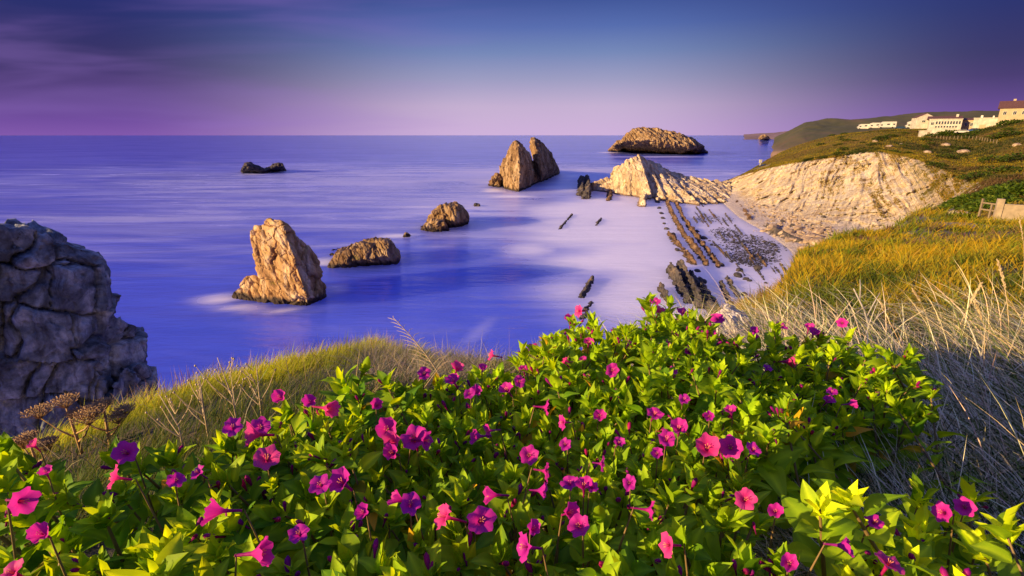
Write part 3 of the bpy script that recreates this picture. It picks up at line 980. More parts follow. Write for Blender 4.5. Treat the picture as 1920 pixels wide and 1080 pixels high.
rib([(1350, 534), (1360, 556), (1368, 580)], 0.9, 0.7, DARK, 'thin dark rib between the near slab group and the yellow grass bank', 63, 3, 0.1, 0.14, 0.8)
rib([(1360, 522), (1374, 545), (1388, 566)], 0.9, 0.6, DARK, 'low dark rib nearest the yellow grass bank', 64, 3, 0.1, 0.14, 0.8)
rib([(1107, 526), (1100, 540), (1090, 556)], 1.2, 0.8, DARK, 'lone dark slab awash in the milky bay', 65, 3, 0.0, 0.14, 0.9)
rib([(1103, 570), (1094, 582), (1088, 596)], 1.6, 0.35, DARK, 'nearly drowned dark rock behind the flower tops', 66, 3, 0.0, 0.14, 0.9)
rib([(1071, 404), (1058, 418), (1050, 428)], 0.8, 0.5, DARK, 'thin dark sliver awash in the middle of the bay', 67, 5, 0.0, 0.2, 0.9)
rib([(1124, 412), (1118, 422)], 0.8, 0.5, DARK, 'tiny dark rock awash between the sliver and the ribs', 68, 5, 0.0, 0.2, 0.9)
rib([(1087, 338), (1089, 352), (1088, 366)], 3.2, 3.8, DARK, 'dark upright slabs at the seaward tip of the pale ridge, outermost', 69, 12, 0.0, 0.4, 1.8)
rib([(1098, 338), (1100, 352), (1098, 372)], 3.0, 3.6, DARK, 'dark upright slabs at the seaward tip of the pale ridge, inner row', 70, 12, 0.0, 0.4, 1.8)
rib([(1141, 350), (1142, 366), (1140, 376)], 2.0, 1.6, RIBM, 'narrow brown rib below the low end of the pale ridge', 71, 9, 0.0, 0.35, 1.4)
rib([(1204, 366), (1204, 376), (1203, 386)], 2.6, 2.6, PALE, 'pale pointed rib at the foot of the tallest buttress', 72, 9, 0.0, 0.35, 1.4)
rib([(1228, 368), (1231, 378)], 2.2, 2.0, PALE, 'short pale rib right of the pointed one below the ridge', 73, 9, 0.0, 0.35, 1.4)


# thin broken edges of the same beds, all over the shallows
qr = random.Random(321)
for k in range(34):
    px0 = qr.uniform(1275, 1470)
    py0 = qr.uniform(378, 505)
    if px0 > 1345 + (py0 - 378) * 1.05 or px0 < 1262 + (py0 - 378) * .55:
        px0 = qr.uniform(1285, 1345) + (py0 - 378) * .75
    ln = qr.uniform(8, 22)
    rib([(px0, py0), (px0 + ln * .75, py0 + ln)], qr.uniform(.3, .7), qr.uniform(.2, .5), qr.choice((RIBM, DARK, DARK)), 'thin broken rock edge just showing in the milky shallows of the bay', 900 + k, 3.0, 0.0, 0.16, 0.6, 'thin rock edges in the shallows')


# ------------------------------------------------------------------ boulders
def stone_mesh(name, seed, sub=2, jag=0.22):
    bm = bmesh.new()
    bmesh.ops.create_icosphere(bm, subdivisions=sub, radius=1.0)
    V = np.array([v.co[:] for v in bm.verts])
    f1, f2, idn, _t = voro(V * 0.9 + 5.0 * seed, seed)
    d = 1 + jag * fbm(V * 1.3 + seed * 3.7, 3, seed) * 1.6 + (idn - .5) * jag
    for v, k in zip(bm.verts, d):
        v.co = v.co * k
        v.co.z *= 0.72
    return bm_mesh(name, bm, False)


stones = [stone_mesh('boulder', s) for s in range(6)]
for me in stones:
    me.materials.append(BOULD)
dark_stones = [me.copy() for me in stones]
for me in dark_stones:
    me.materials.clear()
    me.materials.append(DARK)
rr = random.Random(4)


def place_boulder(P, s, pale=True, label='', group=None):
    o = bpy.data.objects.new('boulder', (stones if pale else dark_stones)[rr.randrange(6)])
    o.location = (P[0], P[1], P[2] + s * 0.25)
    o.scale = (s * rr.uniform(.8, 1.3), s * rr.uniform(.8, 1.3), s * rr.uniform(.7, 1.1))
    o.rotation_euler = (rr.uniform(-.3, .3), rr.uniform(-.3, .3), rr.uniform(0, 6.28))
    link(o)
    tag(o, label, 'boulder', group)


def coast_at(px, py):
    """the point of the beach seen at (px, py)"""
    for z in np.linspace(3.2, 0.0, 9):
        P = at_z(px, py, z)
        d = np.hypot(*(BEACH[:, :2] - P[:2]).T)
        k = d.argmin()
        if BEACH[k, 2] >= z - 0.05 and d[k] < 4:
            return np.array([P[0], P[1], BEACH[k, 2]])
    return at_z(px, py, 0.0)


_u, _w = np.meshgrid(np.linspace(0, 5.6, 110), np.linspace(0.8, 3.4, 60))
BEACH = coast_point(_u.ravel(), _w.ravel())
GB = 'pale boulders heaped on the beach'
LB = 'pale boulder among the heap on the beach below the cliff'
line = [(1440, 424), (1462, 436), (1490, 448), (1520, 458), (1540, 452)]
for k in range(95):
    t = rr.random() * 3.999
    i = int(t)
    f = t - i
    px = line[i][0] * (1 - f) + line[i + 1][0] * f + rr.gauss(0, 12)
    py = line[i][1] * (1 - f) + line[i + 1][1] * f + rr.gauss(0, 6)
    place_boulder(coast_at(px, py), rr.uniform(0.35, 1.15) * rr.choice((.7, 1, 1, 1.3)), True, LB, GB)
for k in range(110):
    px = rr.uniform(1405, 1560)
    py = 388 + (px - 1405) * 0.36 + rr.gauss(0, 11)
    place_boulder(coast_at(px, py), rr.uniform(0.2, 0.65), rr.random() < .8, 'small stone strewn over the upper beach under the cliff', 'small stones strewn on the upper beach')
for px, py, s in ((1386, 508, .75), (1383, 518, .9), (1420, 504, .8), (1308, 509, .5), (1398, 524, .5), (1405, 527, .4), (1362, 480, .45), (1320, 448, .7), (1306, 435, .7), (1334, 460, .4), (1352, 499, .7),
                  (1300, 524, .7), (1316, 530, .9), (1434, 454, .6), (1330, 452, .3), (1340, 461, .35), (1245, 420, .5), (1250, 430, .6), (1450, 460, .6), (1455, 470, .4), (1395, 553, .6), (1436, 531, .3), (1233, 380, .9), (1236, 391, .7), (1240, 401, .8), (1243, 410, .6), (1262, 441, .8), (1258, 447, .5), (1270, 470, .7)):
    place_boulder(at_z(px, py), s, False, 'dark wet stone standing alone in the shallow bay', 'dark stones dotted in the shallows')


def stone_stuff(name, P, S, mat, label):
    bm = bmesh.new()
    bmesh.ops.create_icosphere(bm, subdivisions=1, radius=1.0)
    V0 = np.array([v.co[:] for v in bm.verts])
    F0 = np.array([[v.index for v in f.verts] for f in bm.faces])
    bm.free()
    n_ = len(P)
    J = 1 + 0.5 * (RNG.random((n_, len(V0), 1)) - 0.5)
    sc = np.asarray(S)[:, None, None] * (0.7 + 0.6 * RNG.random((n_, 1, 3))) * np.array([1, 1, .6])
    V = (V0[None] * J * sc + np.asarray(P)[:, None]).reshape(-1, 3)
    F = (F0[None] + (np.arange(n_) * len(V0))[:, None, None]).reshape(-1, 3)
    o = obj(name, mesh_np(name, V, F, False), mat)
    return tag(o, label, 'pebbles', kind='stuff')


PP, SS = [], []
for cx, cy, rx, ry, cnt in ((1358, 436, 26, 8, 260), (1412, 464, 52, 14, 800), (1405, 486, 34, 12, 700), (1340, 412, 34, 6, 130), (1392, 448, 40, 8, 300), (1440, 478, 20, 12, 160)):
    for q in range(cnt):
        a, r_ = rr.uniform(0, 6.28), math.sqrt(rr.random()) * rr.choice((1, 1, 1.25))
        px, py = cx + rx * r_ * math.cos(a) + 0.8 * ry * r_ * math.sin(a), cy + ry * r_ * math.sin(a)
        PP.append(at_z(px, py, 0.02))
        SS.append(rr.uniform(.08, .26))
stone_stuff('pebble_bank', PP, SS, DARK, 'dark pebble banks showing through the shallow water of the bay')
PP, SS = [], []
for q in range(1500):
    px = rr.uniform(1395, 1600)
    py = 384 + (px - 1395) * 0.36 + abs(rr.gauss(0, 22)) - 12
    PP.append(coast_at(px, py) + np.array([0, 0, .02]))
    SS.append(rr.uniform(.08, .26))
stone_stuff('beach_rubble', PP, SS, BOULD, 'pale rubble scattered over the sand at the cliff foot')


# ------------------------------------------------------------------ the dark jointed cliff at the left
def build_left_cliff():
    f = [at_y(-620, 470, 17.0), at_y(-430, 420, 17.2), at_y(-150, 418, 18.5), at_y(0, 426, 20), at_y(70, 428, 21), at_y(118, 448, 22), at_y(172, 472, 23), at_y(202, 512, 23.6), at_y(210, 582, 23.6)]
    body = f + [at_xz(-660, 16.5, 4), at_xz(60, 19.5, 4), at_xz(205, 22, 4), at_xz(150, 33, 4), at_xz(-600, 32, 4),
                at_y(0, 445, 30), at_y(112, 470, 31), at_y(165, 500, 31), at_y(-320, 430, 30), at_y(90, 620, 20.2), at_y(190, 700, 21.5)]
    shoulder = [at_y(200, 590, 23.2), at_y(232, 600, 24), at_y(262, 611, 25), at_y(254, 668, 24.6), at_y(205, 680, 22.6), at_xz(262, 24, 4), at_xz(200, 22, 4), at_y(262, 625, 30), at_y(210, 610, 30), at_xz(245, 30, 4)]
    foot = [at_y(230, 690, 22.6), at_y(262, 683, 24), at_y(277, 694, 25), at_y(274, 730, 24.6), at_xz(278, 23, 4), at_xz(200, 20.5, 4), at_y(210, 730, 21.6), at_xz(262, 29, 4), at_y(270, 700, 29)]
    V, Nn, F = remesh_hulls([body, shoulder, foot], 0.09)
    size = 1.55
    warp = np.stack([fbm(V * .5, 3, 5), fbm(V * .5 + 40, 3, 6), fbm(V * .5 + 80, 3, 7)], 1)
    R = rot_to((0.35, 0.2, 1.0))
    # three sets of joints cut the rock into rough courses of blocks
    Q = (V @ R.T) / size + warp * 0.34
    zl = Q[:, 2] * 0.78
    K = np.floor(zl).astype(np.int64)
    zero = np.zeros(len(V), np.int64)
    xl = Q[:, 0] * (0.62 + .5 * _hash(K, zero, zero, 3)) + 7 * _hash(K, zero, zero, 4)
    yl = Q[:, 1] * (0.62 + .5 * _hash(K, zero, zero, 5)) + 7 * _hash(K, zero, zero, 6)
    I = np.floor(xl).astype(np.int64)
    J = np.floor(yl).astype(np.int64)
    fr = np.stack([xl - I, yl - J, zl - K], 1) - .5
    ident = _hash(I, J, K, 77)
    edge = (.5 - np.abs(fr).max(1)) * 1.1
    tl = sum(fr[:, m_] * (_hash(I, J, K, 80 + m_) * 2 - 1) for m_ in range(3))
    d = (ident - .5) * 0.42 + tl * 0.55
    d -= 0.44 * (1 - sstep(0, .06, edge))
    b2 = voro((V @ R.T) / 0.62 * np.array([.8, 1, 1.2]) + warp * .6, 91)
    d += (b2[2] - .5) * .07 + b2[3] * .12 - 0.07 * (1 - sstep(0, .06, b2[1] - b2[0]))
    d += 0.06 * fbm(V * 2.0, 5, 12, 0.7) + .04 * ridge(V * np.array([1.5, 1.5, 4]), 3, 19)
    V2 = V + Nn * d[:, None]
    base = np.array([-18.0, 24.0, 0.0])
    root = empty('jointed_cliff', base)
    tag(root, 'dark blocky cliff of cracked grey rock in shade at the left edge', 'cliff')
    fid = np.round(ident[F].mean(1) * 0 + ident[F[:, 0]], 6)
    ids, inv = np.unique(fid, return_inverse=True)
    small = []
    order = np.argsort(inv, kind='stable')
    bounds = np.searchsorted(inv[order], np.arange(len(ids) + 1))
    for k in range(len(ids)):
        fs = F[order[bounds[k]:bounds[k + 1]]]
        if len(fs) < 60:
            small.append(fs)
            continue
        vs, ri = np.unique(fs, return_inverse=True)
        me = mesh_np('rock_block', V2[vs] - base, ri.reshape(-1, 4))
        obj('rock_block', me, GREY, root)
    if small:
        fs = np.concatenate(small)
        vs, ri = np.unique(fs, return_inverse=True)
        o = obj('rock_chips', mesh_np('rock_chips', V2[vs] - base, ri.reshape(-1, 4)), GREY, root)
        o['kind'] = 'stuff'


build_left_cliff()

# ================================================================== the cliff top underfoot
def rail_column(crest, after, near=-1.12, az=None):
    """crest: world point; after: four world points beyond it"""
    c = np.array(crest, float)
    rc = math.hypot(c[0], c[1])
    d = np.array([c[0], c[1]]) / rc
    z0, zc = H + near, c[2]
    pts = []
    for r, z in ((0.25, z0), (1.3, z0 - 0.02), (2.6, z0 + (zc - z0) * 0.75 * (2.6 - 1.3) / max(rc - 1.3, 2.0)), (2.6 + (rc - 2.6) * 0.5, z0 + (zc - z0) * 0.52), (rc, zc)):
        pts.append(np.array([d[0] * r, d[1] * r, z]))
    return pts + [np.array(a, float) for a in after]


def drop_column(crest, run=(0.9, 2.2, 4.5, 8.0), fall=(0.55, 2.4, 7.0)):
    c = np.array(crest, float)
    d = np.array([c[0], c[1], 0]) / math.hypot(c[0], c[1])
    aft = [c + d * r + np.array([0, 0, -f]) for r, f in zip(run, fall)]
    e = c + d * run[3]
    e[2] = -3
    return rail_column(c, aft + [e])


def polar(az, r, z):
    return np.array([r * math.sin(math.radians(az)), r * math.cos(math.radians(az)), H + z])


cols = []
for az, r, z in ((-180, 14, -1.6), (-150, 12, -2.6), (-120, 9, -3.2), (-95, 6.5, -2.6), (-75, 5.6, -2.1), (-60, 5.3, -2.4)):  # unseen ground behind and left; its left crests raised somewhat to shade the hollow
    cols.append(drop_column(polar(az, r, z)))
for px, py, Y in ((-60, 905, 3.9), (60, 866, 4.4), (200, 806, 5.2), (290, 762, 5.9), (400, 722, 6.8), (520, 696, 7.6), (640, 668, 8.6), (705, 658, 9.0), (770, 676, 8.4), (840, 694, 7.4), (950, 704, 6.6),
                  (1080, 672, 6.2), (1240, 640, 6.4), (1350, 612, 7.4), (1395, 588, 9.0), (1445, 555, 11.5), (1482, 515, 16.0), (1502, 474, 23.0)):
    cols.append(drop_column(at_y(px, py, Y)))
cols.append(rail_column(at_y(1570, 466, 25), [at_y(1580, 462, 29), at_y(1590, 458, 34), at_xz(1590, 38, 11), at_xz(1590, 42, -3)]))
cols.append(rail_column(at_y(1650, 469, 23), [at_y(1655, 463, 28), at_y(1664, 447, 38), at_xz(1664, 44, 10), at_xz(1664, 50, -3)]))
cols.append(rail_column(at_y(1705, 468, 22), [at_y(1705, 463, 27), at_y(1704, 418, 44), at_xz(1704, 51, 11), at_xz(1704, 58, 2)]))
cols.append(rail_column(at_y(1742, 466, 21.5), [at_y(1742, 462, 26), at_y(1740, 399, 48), at_xz(1740, 55, 14), at_xz(1740, 61, 9)]))
cols.append(rail_column(at_y(1800, 464, 21), [at_y(1800, 460, 25.5), at_y(1798, 421, 40), at_xz(1798, 47, 15.6), at_xz(1798, 56, 13)]))
cols.append(rail_column(at_y(1925, 455, 19), [at_y(1925, 452, 24), at_y(1925, 425, 36), at_xz(1925, 43, 16), at_xz(1925, 52, 13.5)]))
cols.append(rail_column(at_y(2150, 450, 17), [at_y(2150, 447, 22), at_y(2150, 425, 32), at_xz(2150, 40, 16), at_xz(2150, 48, 13)]))
for az, r, z in ((66, 26, -3.6), (90, 26, -2.0), (120, 24, -0.6), (150, 20, -0.8), (180, 14, -1.6)):
    c = polar(az, r, z)
    cols.append(rail_column(c, [polar(az, r + 5, z + .3), polar(az, r + 12, z + .5), polar(az, r + 20, z), polar(az, r + 40, z - 3)]))
GROUND = Loft(np.array(cols).transpose(1, 0, 2), 0.66)
_azc = np.degrees(np.arctan2(GROUND.c[4, :, 0], GROUND.c[4, :, 1]))
_azc[0] = -180.0
_azc[-1] = 180.0


def u_of_az(az):
    return np.interp(az, _azc, np.arange(GROUND.C))


def ground_point(u, v):
    P = GROUND(u, v).copy()
    r = np.hypot(P[:, 0], P[:, 1])
    far = sstep(1.5, 8, r)
    P[:, 2] += (0.05 + 0.16 * far) * fbm(P * np.array([1, 1, 0]) * (0.9 - 0.45 * far[:, None]), 4, 101) + 0.35 * sstep(8, 22, r) * fbm(P * np.array([.25, .25, 0]), 3, 105)
    drop = sstep(4.3, 5.5, v)
    P[:, 0] += drop * fbm(P * .6, 4, 108) * 0.7
    P[:, 1] += drop * fbm(P * .6 + 30, 4, 109) * 0.7
    return P


m, n, l, b = new_mat('turf_soil')
t = noise_tex(n, l, 3.0, 7, 0.7, n.new('ShaderNodeNewGeometry').outputs['Position'])
t2 = noise_tex(n, l, 0.5, 4, 0.6, n.new('ShaderNodeNewGeometry').outputs['Position'])
g = ramp(n, [(0.3, (0.018, 0.018, 0.008)), (0.52, (0.060, 0.050, 0.016)), (0.72, (0.13, 0.09, 0.035))])
l.new(t.outputs[0], g.inputs[0])
rocky = n.new('ShaderNodeAttribute')
rocky.attribute_name = 'rocky'
g2 = ramp(n, [(0.3, (0.10, 0.08, 0.06)), (0.7, (0.42, 0.35, 0.27))])
l.new(t.outputs[0], g2.inputs[0])
l.new(mix_rgb(n, l, rocky.outputs['Fac'], g.outputs[0], g2.outputs[0]), b.inputs['Base Color'])
b.inputs['Roughness'].default_value = 0.95
bump(n, l, b, t.outputs[0], 0.8, 0.05)
nu, nv = 520, 260
U, W = loft_grid(GROUND, nu, nv)
P = ground_point(U, W)
tag(obj('cliff_top_ground', mesh_np('cliff_top_ground', P, grid_faces(nu, nv), attrs={'rocky': sstep(5.0, 5.6, W)}), m), kind='structure')


# ================================================================== grass
def blades(name, B, h, w, lean, a, bend, col, mat, label, category, segs=3, tip_col=None, kind='stuff'):
    """ribbons from the roots B; lean: unit xy; a: straight lean, bend: droop"""
    n_ = len(B)
    T = np.linspace(0, 1, segs + 1)
    lx = np.concatenate([lean, np.zeros((n_, 1))], 1)
    wd_a = RNG.random(n_) * 6.283
    wd = np.stack([np.cos(wd_a), np.sin(wd_a), np.zeros(n_)], 1)
    V = np.zeros((n_, 2 * segs + 1, 3))
    C = np.zeros((n_, 2 * segs + 1, 3))
    for k, t in enumerate(T):
        p = B + lx * (h * (a * t + bend * t * t))[:, None]
        p[:, 2] += h * (t * (1 - 0.35 * a) - 0.55 * bend * t * t)
        ww = (w * (1 - 0.75 * t ** 1.5))[:, None] * 0.5
        c = col * (0.75 + 0.35 * t) if tip_col is None else col * (1 - t) + tip_col * t
        if k < segs:
            V[:, 2 * k] = p - wd * ww
            V[:, 2 * k + 1] = p + wd * ww
            C[:, 2 * k] = C[:, 2 * k + 1] = c
        else:
            V[:, 2 * k] = p
            C[:, 2 * k] = c
    off = (np.arange(n_) * (2 * segs + 1))[:, None]
    quads = np.concatenate([off + np.array([2 * k, 2 * k + 1, 2 * k + 3, 2 * k + 2]) for k in range(segs - 1)])
    tri = off + np.array([2 * segs - 2, 2 * segs - 1, 2 * segs])
    o = obj(name, mesh_np(name, V.reshape(-1, 3), [quads, tri], True, C.reshape(-1, 3)), mat)
    return tag(o, label, category, kind=kind)


def rand_dir(n_, mean=None, spread=3.14):
    a = (RNG.random(n_) * 2 - 1) * spread + (0 if mean is None else mean)
    return np.stack([np.cos(a), np.sin(a)], 1)


def pick(cols_, w, n_, jitter=0.25):
    c = np.array(cols_)[RNG.choice(len(cols_), n_, p=np.array(w) / np.sum(w))]
    return np.clip(c * (1 + jitter * (RNG.random((n_, 1)) * 2 - 1)) * (1 + 0.12 * (RNG.random((n_, 3)) * 2 - 1)), 0, 1)


GRASS = tint_mat('grass_blade', 0.45, 0.6, 0.15, tr_mult=(1.3, 1.25, 0.6))
STRAW = tint_mat('straw_blade', 0.18, 0.65, 0.15, tr_mult=(1.1, 1.0, 0.8))

# left shoulder: sunlight put into the crest blades' bright yellow, hollow darker and greener
n_ = 62000
az = RNG.uniform(-62, 4, n_)
v = RNG.uniform(1.5, 4.75, n_)
B = ground_point(u_of_az(az), v)
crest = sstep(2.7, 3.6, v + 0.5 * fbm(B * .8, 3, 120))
n1 = fbm(B * 1.4, 3, 121)
keep = RNG.random(n_) < np.clip(0.55 + crest * .5 + n1 * .5, 0.2, 1)
B, v, crest, n1, az = B[keep], v[keep], crest[keep], n1[keep], az[keep]
n_ = len(B)
r = np.hypot(B[:, 0], B[:, 1])
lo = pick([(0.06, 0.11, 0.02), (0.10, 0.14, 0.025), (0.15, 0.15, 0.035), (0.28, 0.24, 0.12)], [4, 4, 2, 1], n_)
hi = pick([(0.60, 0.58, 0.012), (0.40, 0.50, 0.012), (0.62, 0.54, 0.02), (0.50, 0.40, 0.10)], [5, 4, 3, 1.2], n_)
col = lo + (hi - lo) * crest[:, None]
clump = np.clip(.95 + 1.2 * fbm(B * 3.0, 2, 172), .4, 1.8)
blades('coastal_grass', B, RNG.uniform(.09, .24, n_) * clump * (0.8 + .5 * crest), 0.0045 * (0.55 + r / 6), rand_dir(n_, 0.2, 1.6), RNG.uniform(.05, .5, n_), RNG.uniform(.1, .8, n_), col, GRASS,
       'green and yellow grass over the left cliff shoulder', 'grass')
# bleached stems through it
n_ = 1500
az = RNG.uniform(-50, 2, n_)
v = RNG.uniform(1.9, 4.4, n_)
B = ground_point(u_of_az(az), v)
keep = fbm(B * 1.1, 3, 130) > -0.05
B = B[keep]
n_ = len(B)
blades('dry_stems', B, RNG.uniform(.2, .5, n_), np.full(n_, .0045), rand_dir(n_), RNG.uniform(.1, .7, n_), RNG.uniform(0, .4, n_), pick([(.42, .33, .17), (.34, .28, .18), (.22, .16, .08)], [3, 2, 1], n_), STRAW,
       'bleached dry stems standing through the grass on the left', 'dry grass')
n_ = 5000
az = RNG.uniform(-18, -2, n_)
v = RNG.uniform(2.2, 3.9, n_)
B = ground_point(u_of_az(az), v)
blades('dry_tangle', B, RNG.uniform(.12, .4, n_), np.full(n_, .004), rand_dir(n_), RNG.uniform(.3, 1.2, n_), RNG.uniform(.2, .9, n_), pick([(.40, .33, .20), (.30, .25, .17), (.16, .14, .06)], [3, 2, 1], n_), STRAW,
       'tangle of dry straw behind the flowers left of centre', 'dry grass')

# right: matted straw in the hollow behind the flowers, in leaning tufts
nc = 900
caz = RNG.uniform(20, 62, nc)
cv = RNG.uniform(0.75, 3.0, nc)
CC = ground_point(u_of_az(caz), cv)
cdir = 2.6 + 2.4 * fbm(CC * .6, 2, 139) + RNG.normal(0, .5, nc)
per = 52
n_ = nc * per
ci = np.repeat(np.arange(nc), per)
rc_ = np.hypot(CC[:, 0], CC[:, 1])
off = RNG.normal(0, 1, (n_, 2)) * (.05 + .025 * rc_[ci])[:, None]
XY = CC[ci, :2] + off
az = np.degrees(np.arctan2(XY[:, 0], XY[:, 1]))
B = np.concatenate([XY, CC[ci, 2:3] - .02], 1)
n1 = fbm(B * .9, 3, 140)
r = np.hypot(B[:, 0], B[:, 1])
qx_, qy_, _z = project(B)
free = ~((qx_ > 1318) & (qx_ < 1432) & (r < 5.4))          # the boulder stands clear of the straw
keep = (RNG.random(n_) < (1 - sstep(4.2, 7.0, r + 1.5 * n1))) & free
B, r, ci = B[keep], r[keep], ci[keep]
n_ = len(B)
col = pick([(.95, .80, .48), (.82, .68, .40), (.52, .40, .20), (.20, .26, .03), (.11, .17, .02)], [5, 3.5, 1.4, 2.4, 2], n_)
la = cdir[ci] + RNG.normal(0, .55, n_)
blades('straw_mat', B, RNG.uniform(.14, .62, n_) * (.72 + .1 * r), 0.0040 * (0.7 + r / 5) * RNG.uniform(.6, 1.5, n_), np.stack([np.cos(la), np.sin(la)], 1), RNG.uniform(.05, .9, n_), RNG.uniform(.2, 1.25, n_), col, STRAW,
       'matted pale straw filling the shaded hollow at the right', 'dry grass', segs=5)
n_ = 13000
az = RNG.uniform(20, 62, n_)
v = RNG.uniform(1.0, 3.0, n_)
B = ground_point(u_of_az(az), v)
r = np.hypot(B[:, 0], B[:, 1])
blades('green_undergrass', B, RNG.uniform(.12, .4, n_), 0.006 * (0.7 + r / 6), rand_dir(n_), RNG.uniform(.05, .5, n_), RNG.uniform(.1, .7, n_), pick([(.05, .09, .02), (.08, .11, .02), (.03, .05, .015)], [3, 2, 2], n_), GRASS,
       'green grass blades growing up through the straw', 'grass')

# right: the golden bank beyond the hollow
n_ = 150000
az = RNG.uniform(19, 64, n_)
v = RNG.uniform(2.35, 6.35, n_)
u = u_of_az(az)
B = ground_point(u, v)
n1 = fbm(B * .35, 3, 150)
n2 = fbm(B * 1.3, 3, 151)
r = np.hypot(B[:, 0], B[:, 1])
qx_, qy_, _z = project(B)
keep = ~((qx_ > 1325) & (qx_ < 1425) & (r < 5.4)) & (B[:, 2] > 12) & (RNG.random(n_) < np.clip(.8 + n2, .25, 1) * sstep(3.6, 5.6, r)) & ~((v > 4.9) & (az < 26))
B, n1, n2, r, v, az = B[keep], n1[keep], n2[keep], r[keep], v[keep], az[keep]
n_ = len(B)
gold = pick([(.54, .36, .012), (.46, .33, .014), (.34, .29, .015), (.50, .37, .06)], [4, 4, 3, 1], n_, .2)
green = pick([(.16, .22, .012), (.24, .25, .014), (.09, .13, .015)], [3, 3, 2], n_)
heath = pick([(.26, .14, .10), (.20, .12, .05), (.15, .10, .045)], [3, 2, 2], n_)
f = sstep(-.05, .25, n1 + .6 * n2 + .10 * (v - 4.5))[:, None]
col = gold * (1 - f) + green * f
hm = (sstep(.12, .3, fbm(B * .5 + 77, 3, 160)) * sstep(3.6, 4.1, v))[:, None]
col = col * (1 - hm) + heath * hm
clump = np.clip(.95 + 1.3 * fbm(B * 2.0, 2, 171), .35, 1.9)
blades('golden_grass', B, RNG.uniform(.16, .42, n_) * (.7 + .02 * r) * clump, np.clip(0.0016 * r, .006, .06), rand_dir(n_, 0.3, 1.8), RNG.uniform(.05, .5, n_), RNG.uniform(.1, .7, n_), col, GRASS,
       'golden grass covering the sunlit bank above the bay', 'grass')

# ================================================================== the flowering bushes in front
BUSH = [(960, 1080, .78), (480, 1080, .84), (0, 1080, 1.0), (1440, 1080, .86), (1800, 1080, 1.05), (-300, 1080, 1.25),
        (960, 900, 1.00), (480, 900, 1.0), (60, 900, 1.12), (1380, 880, 1.02), (1240, 850, 1.14), (1080, 830, 1.24), (700, 880, 1.06),
        (0, 850, 1.28), (240, 855, 1.26), (420, 800, 1.34), (560, 748, 1.42), (700, 780, 1.24), (650, 708, 1.55), (800, 840, 1.14),
        (960, 760, 1.36), (860, 690, 1.62), (960, 668, 1.76), (1040, 614, 1.98), (1080, 592, 2.08), (1240, 567, 2.16), (1240, 650, 1.74), (1240, 750, 1.36),
        (1340, 605, 2.12), (1470, 608, 2.24), (1600, 632, 2.34), (1710, 682, 2.2), (1760, 732, 2.1), (1600, 745, 1.86), (1450, 720, 1.76), (1400, 800, 1.36),
        (1600, 985, 1.08), (1850, 975, 1.25), (1850, 1080, 1.1)]
_bp = np.array([at_s(*t_) for t_ in BUSH] + [[-1.2, .2, H - .58], [0, -.1, H - .66], [.8, .1, H - .62], [-.6, -.3, H - .66]])
_d = np.linalg.norm(_bp[:, None, :2] - _bp[None, :, :2], axis=2)
_K = np.where(_d > 0, _d ** 2 * np.log(np.maximum(_d, 1e-9)), 0) + np.eye(len(_bp)) * 0.02
_A = np.zeros((len(_bp) + 3, len(_bp) + 3))
_A[:-3, :-3] = _K
_A[:-3, -3:-1] = _bp[:, :2]
_A[:-3, -1] = 1
_A[-3:, :-3] = _A[:-3, -3:].T
_sol = np.linalg.solve(_A, np.concatenate([_bp[:, 2], [0, 0, 0]]))


def bush_top(XY):
    XY = np.atleast_2d(XY)
    d = np.linalg.norm(XY[:, None] - _bp[None, :, :2], axis=2)
    k = np.where(d > 0, d ** 2 * np.log(np.maximum(d, 1e-9)), 0)
    return k @ _sol[:-3] + XY @ _sol[-3:-1] + _sol[-1]


def bush_hit(px, py):
    """where the line of sight first meets the top of the bushes"""
    d = ray(px, py)
    d = d / np.linalg.norm(d)
    s = np.linspace(.5, 3.2, 200)
    Q = EYE + d * s[:, None]
    below = Q[:, 2] < bush_top(Q[:, :2])
    k = below.argmax() if below.any() else 120
    return Q[k]


OUTLINE = [(-160, 900), (-100, 862), (0, 850), (60, 845), (95, 890), (190, 905), (230, 862), (300, 870), (420, 815), (500, 775), (540, 752), (590, 760), (650, 715), (720, 718), (790, 702), (860, 690), (920, 675), (1000, 662), (1040, 622),
           (1080, 600), (1180, 602), (1235, 574), (1300, 590), (1338, 614), (1345, 640), (1400, 650), (1470, 615), (1540, 620), (1600, 640), (1650, 680), (1705, 692), (1745, 735), (1742, 765), (1690, 778), (1600, 765), (1560, 795),
           (1480, 805), (1420, 835), (1390, 870), (1420, 925), (1480, 962), (1540, 980), (1600, 1000), (1650, 965), (1740, 950), (1840, 972), (1865, 1010), (1865, 1500), (-160, 1500)]


def inside(px, py, poly=OUTLINE):
    r_ = np.zeros(len(px), bool)
    j = len(poly) - 1
    for i in range(len(poly)):
        xi, yi = poly[i]
        xj, yj = poly[j]
        c = ((yi > py) != (yj > py)) & (px < (xj - xi) * (py - yi) / (yj - yi + 1e-9) + xi)
        r_ ^= c
        j = i
    return r_


def leaf_mesh(name, seed, rows=7, wide=0.30, fold=0.25, droop=0.22, wave=0.03):
    q = np.random.default_rng(seed)
    V, F = [], []
    ph = q.random() * 6
    for k in range(rows + 1):
        t_ = k / rows
        hw = wide * (math.sin(math.pi * min(1, t_ ** 0.72)) ** 0.85) * (1 - 0.28 * t_) + (0.02 if k == 0 else 0)
        if k == rows:
            hw = 0.004
        z = -droop * t_ ** 2 + 0.06 * math.sin(t_ * 3)
        sx = 0.05 * math.sin(t_ * 2.2 + ph)
        for m_, zz in ((-1, 1), (-.5, .35), (0, 0), (.5, .35), (1, 1)):
            V.append((sx + m_ * hw, t_, z + fold * hw * zz + wave * math.sin(t_ * 9 + ph + m_ * 2) * abs(m_)))
    for k in range(rows):
        for c in range(4):
            a_ = k * 5 + c
            F.append((a_, a_ + 1, a_ + 6, a_ + 5))
    return np.array(V), np.array(F)


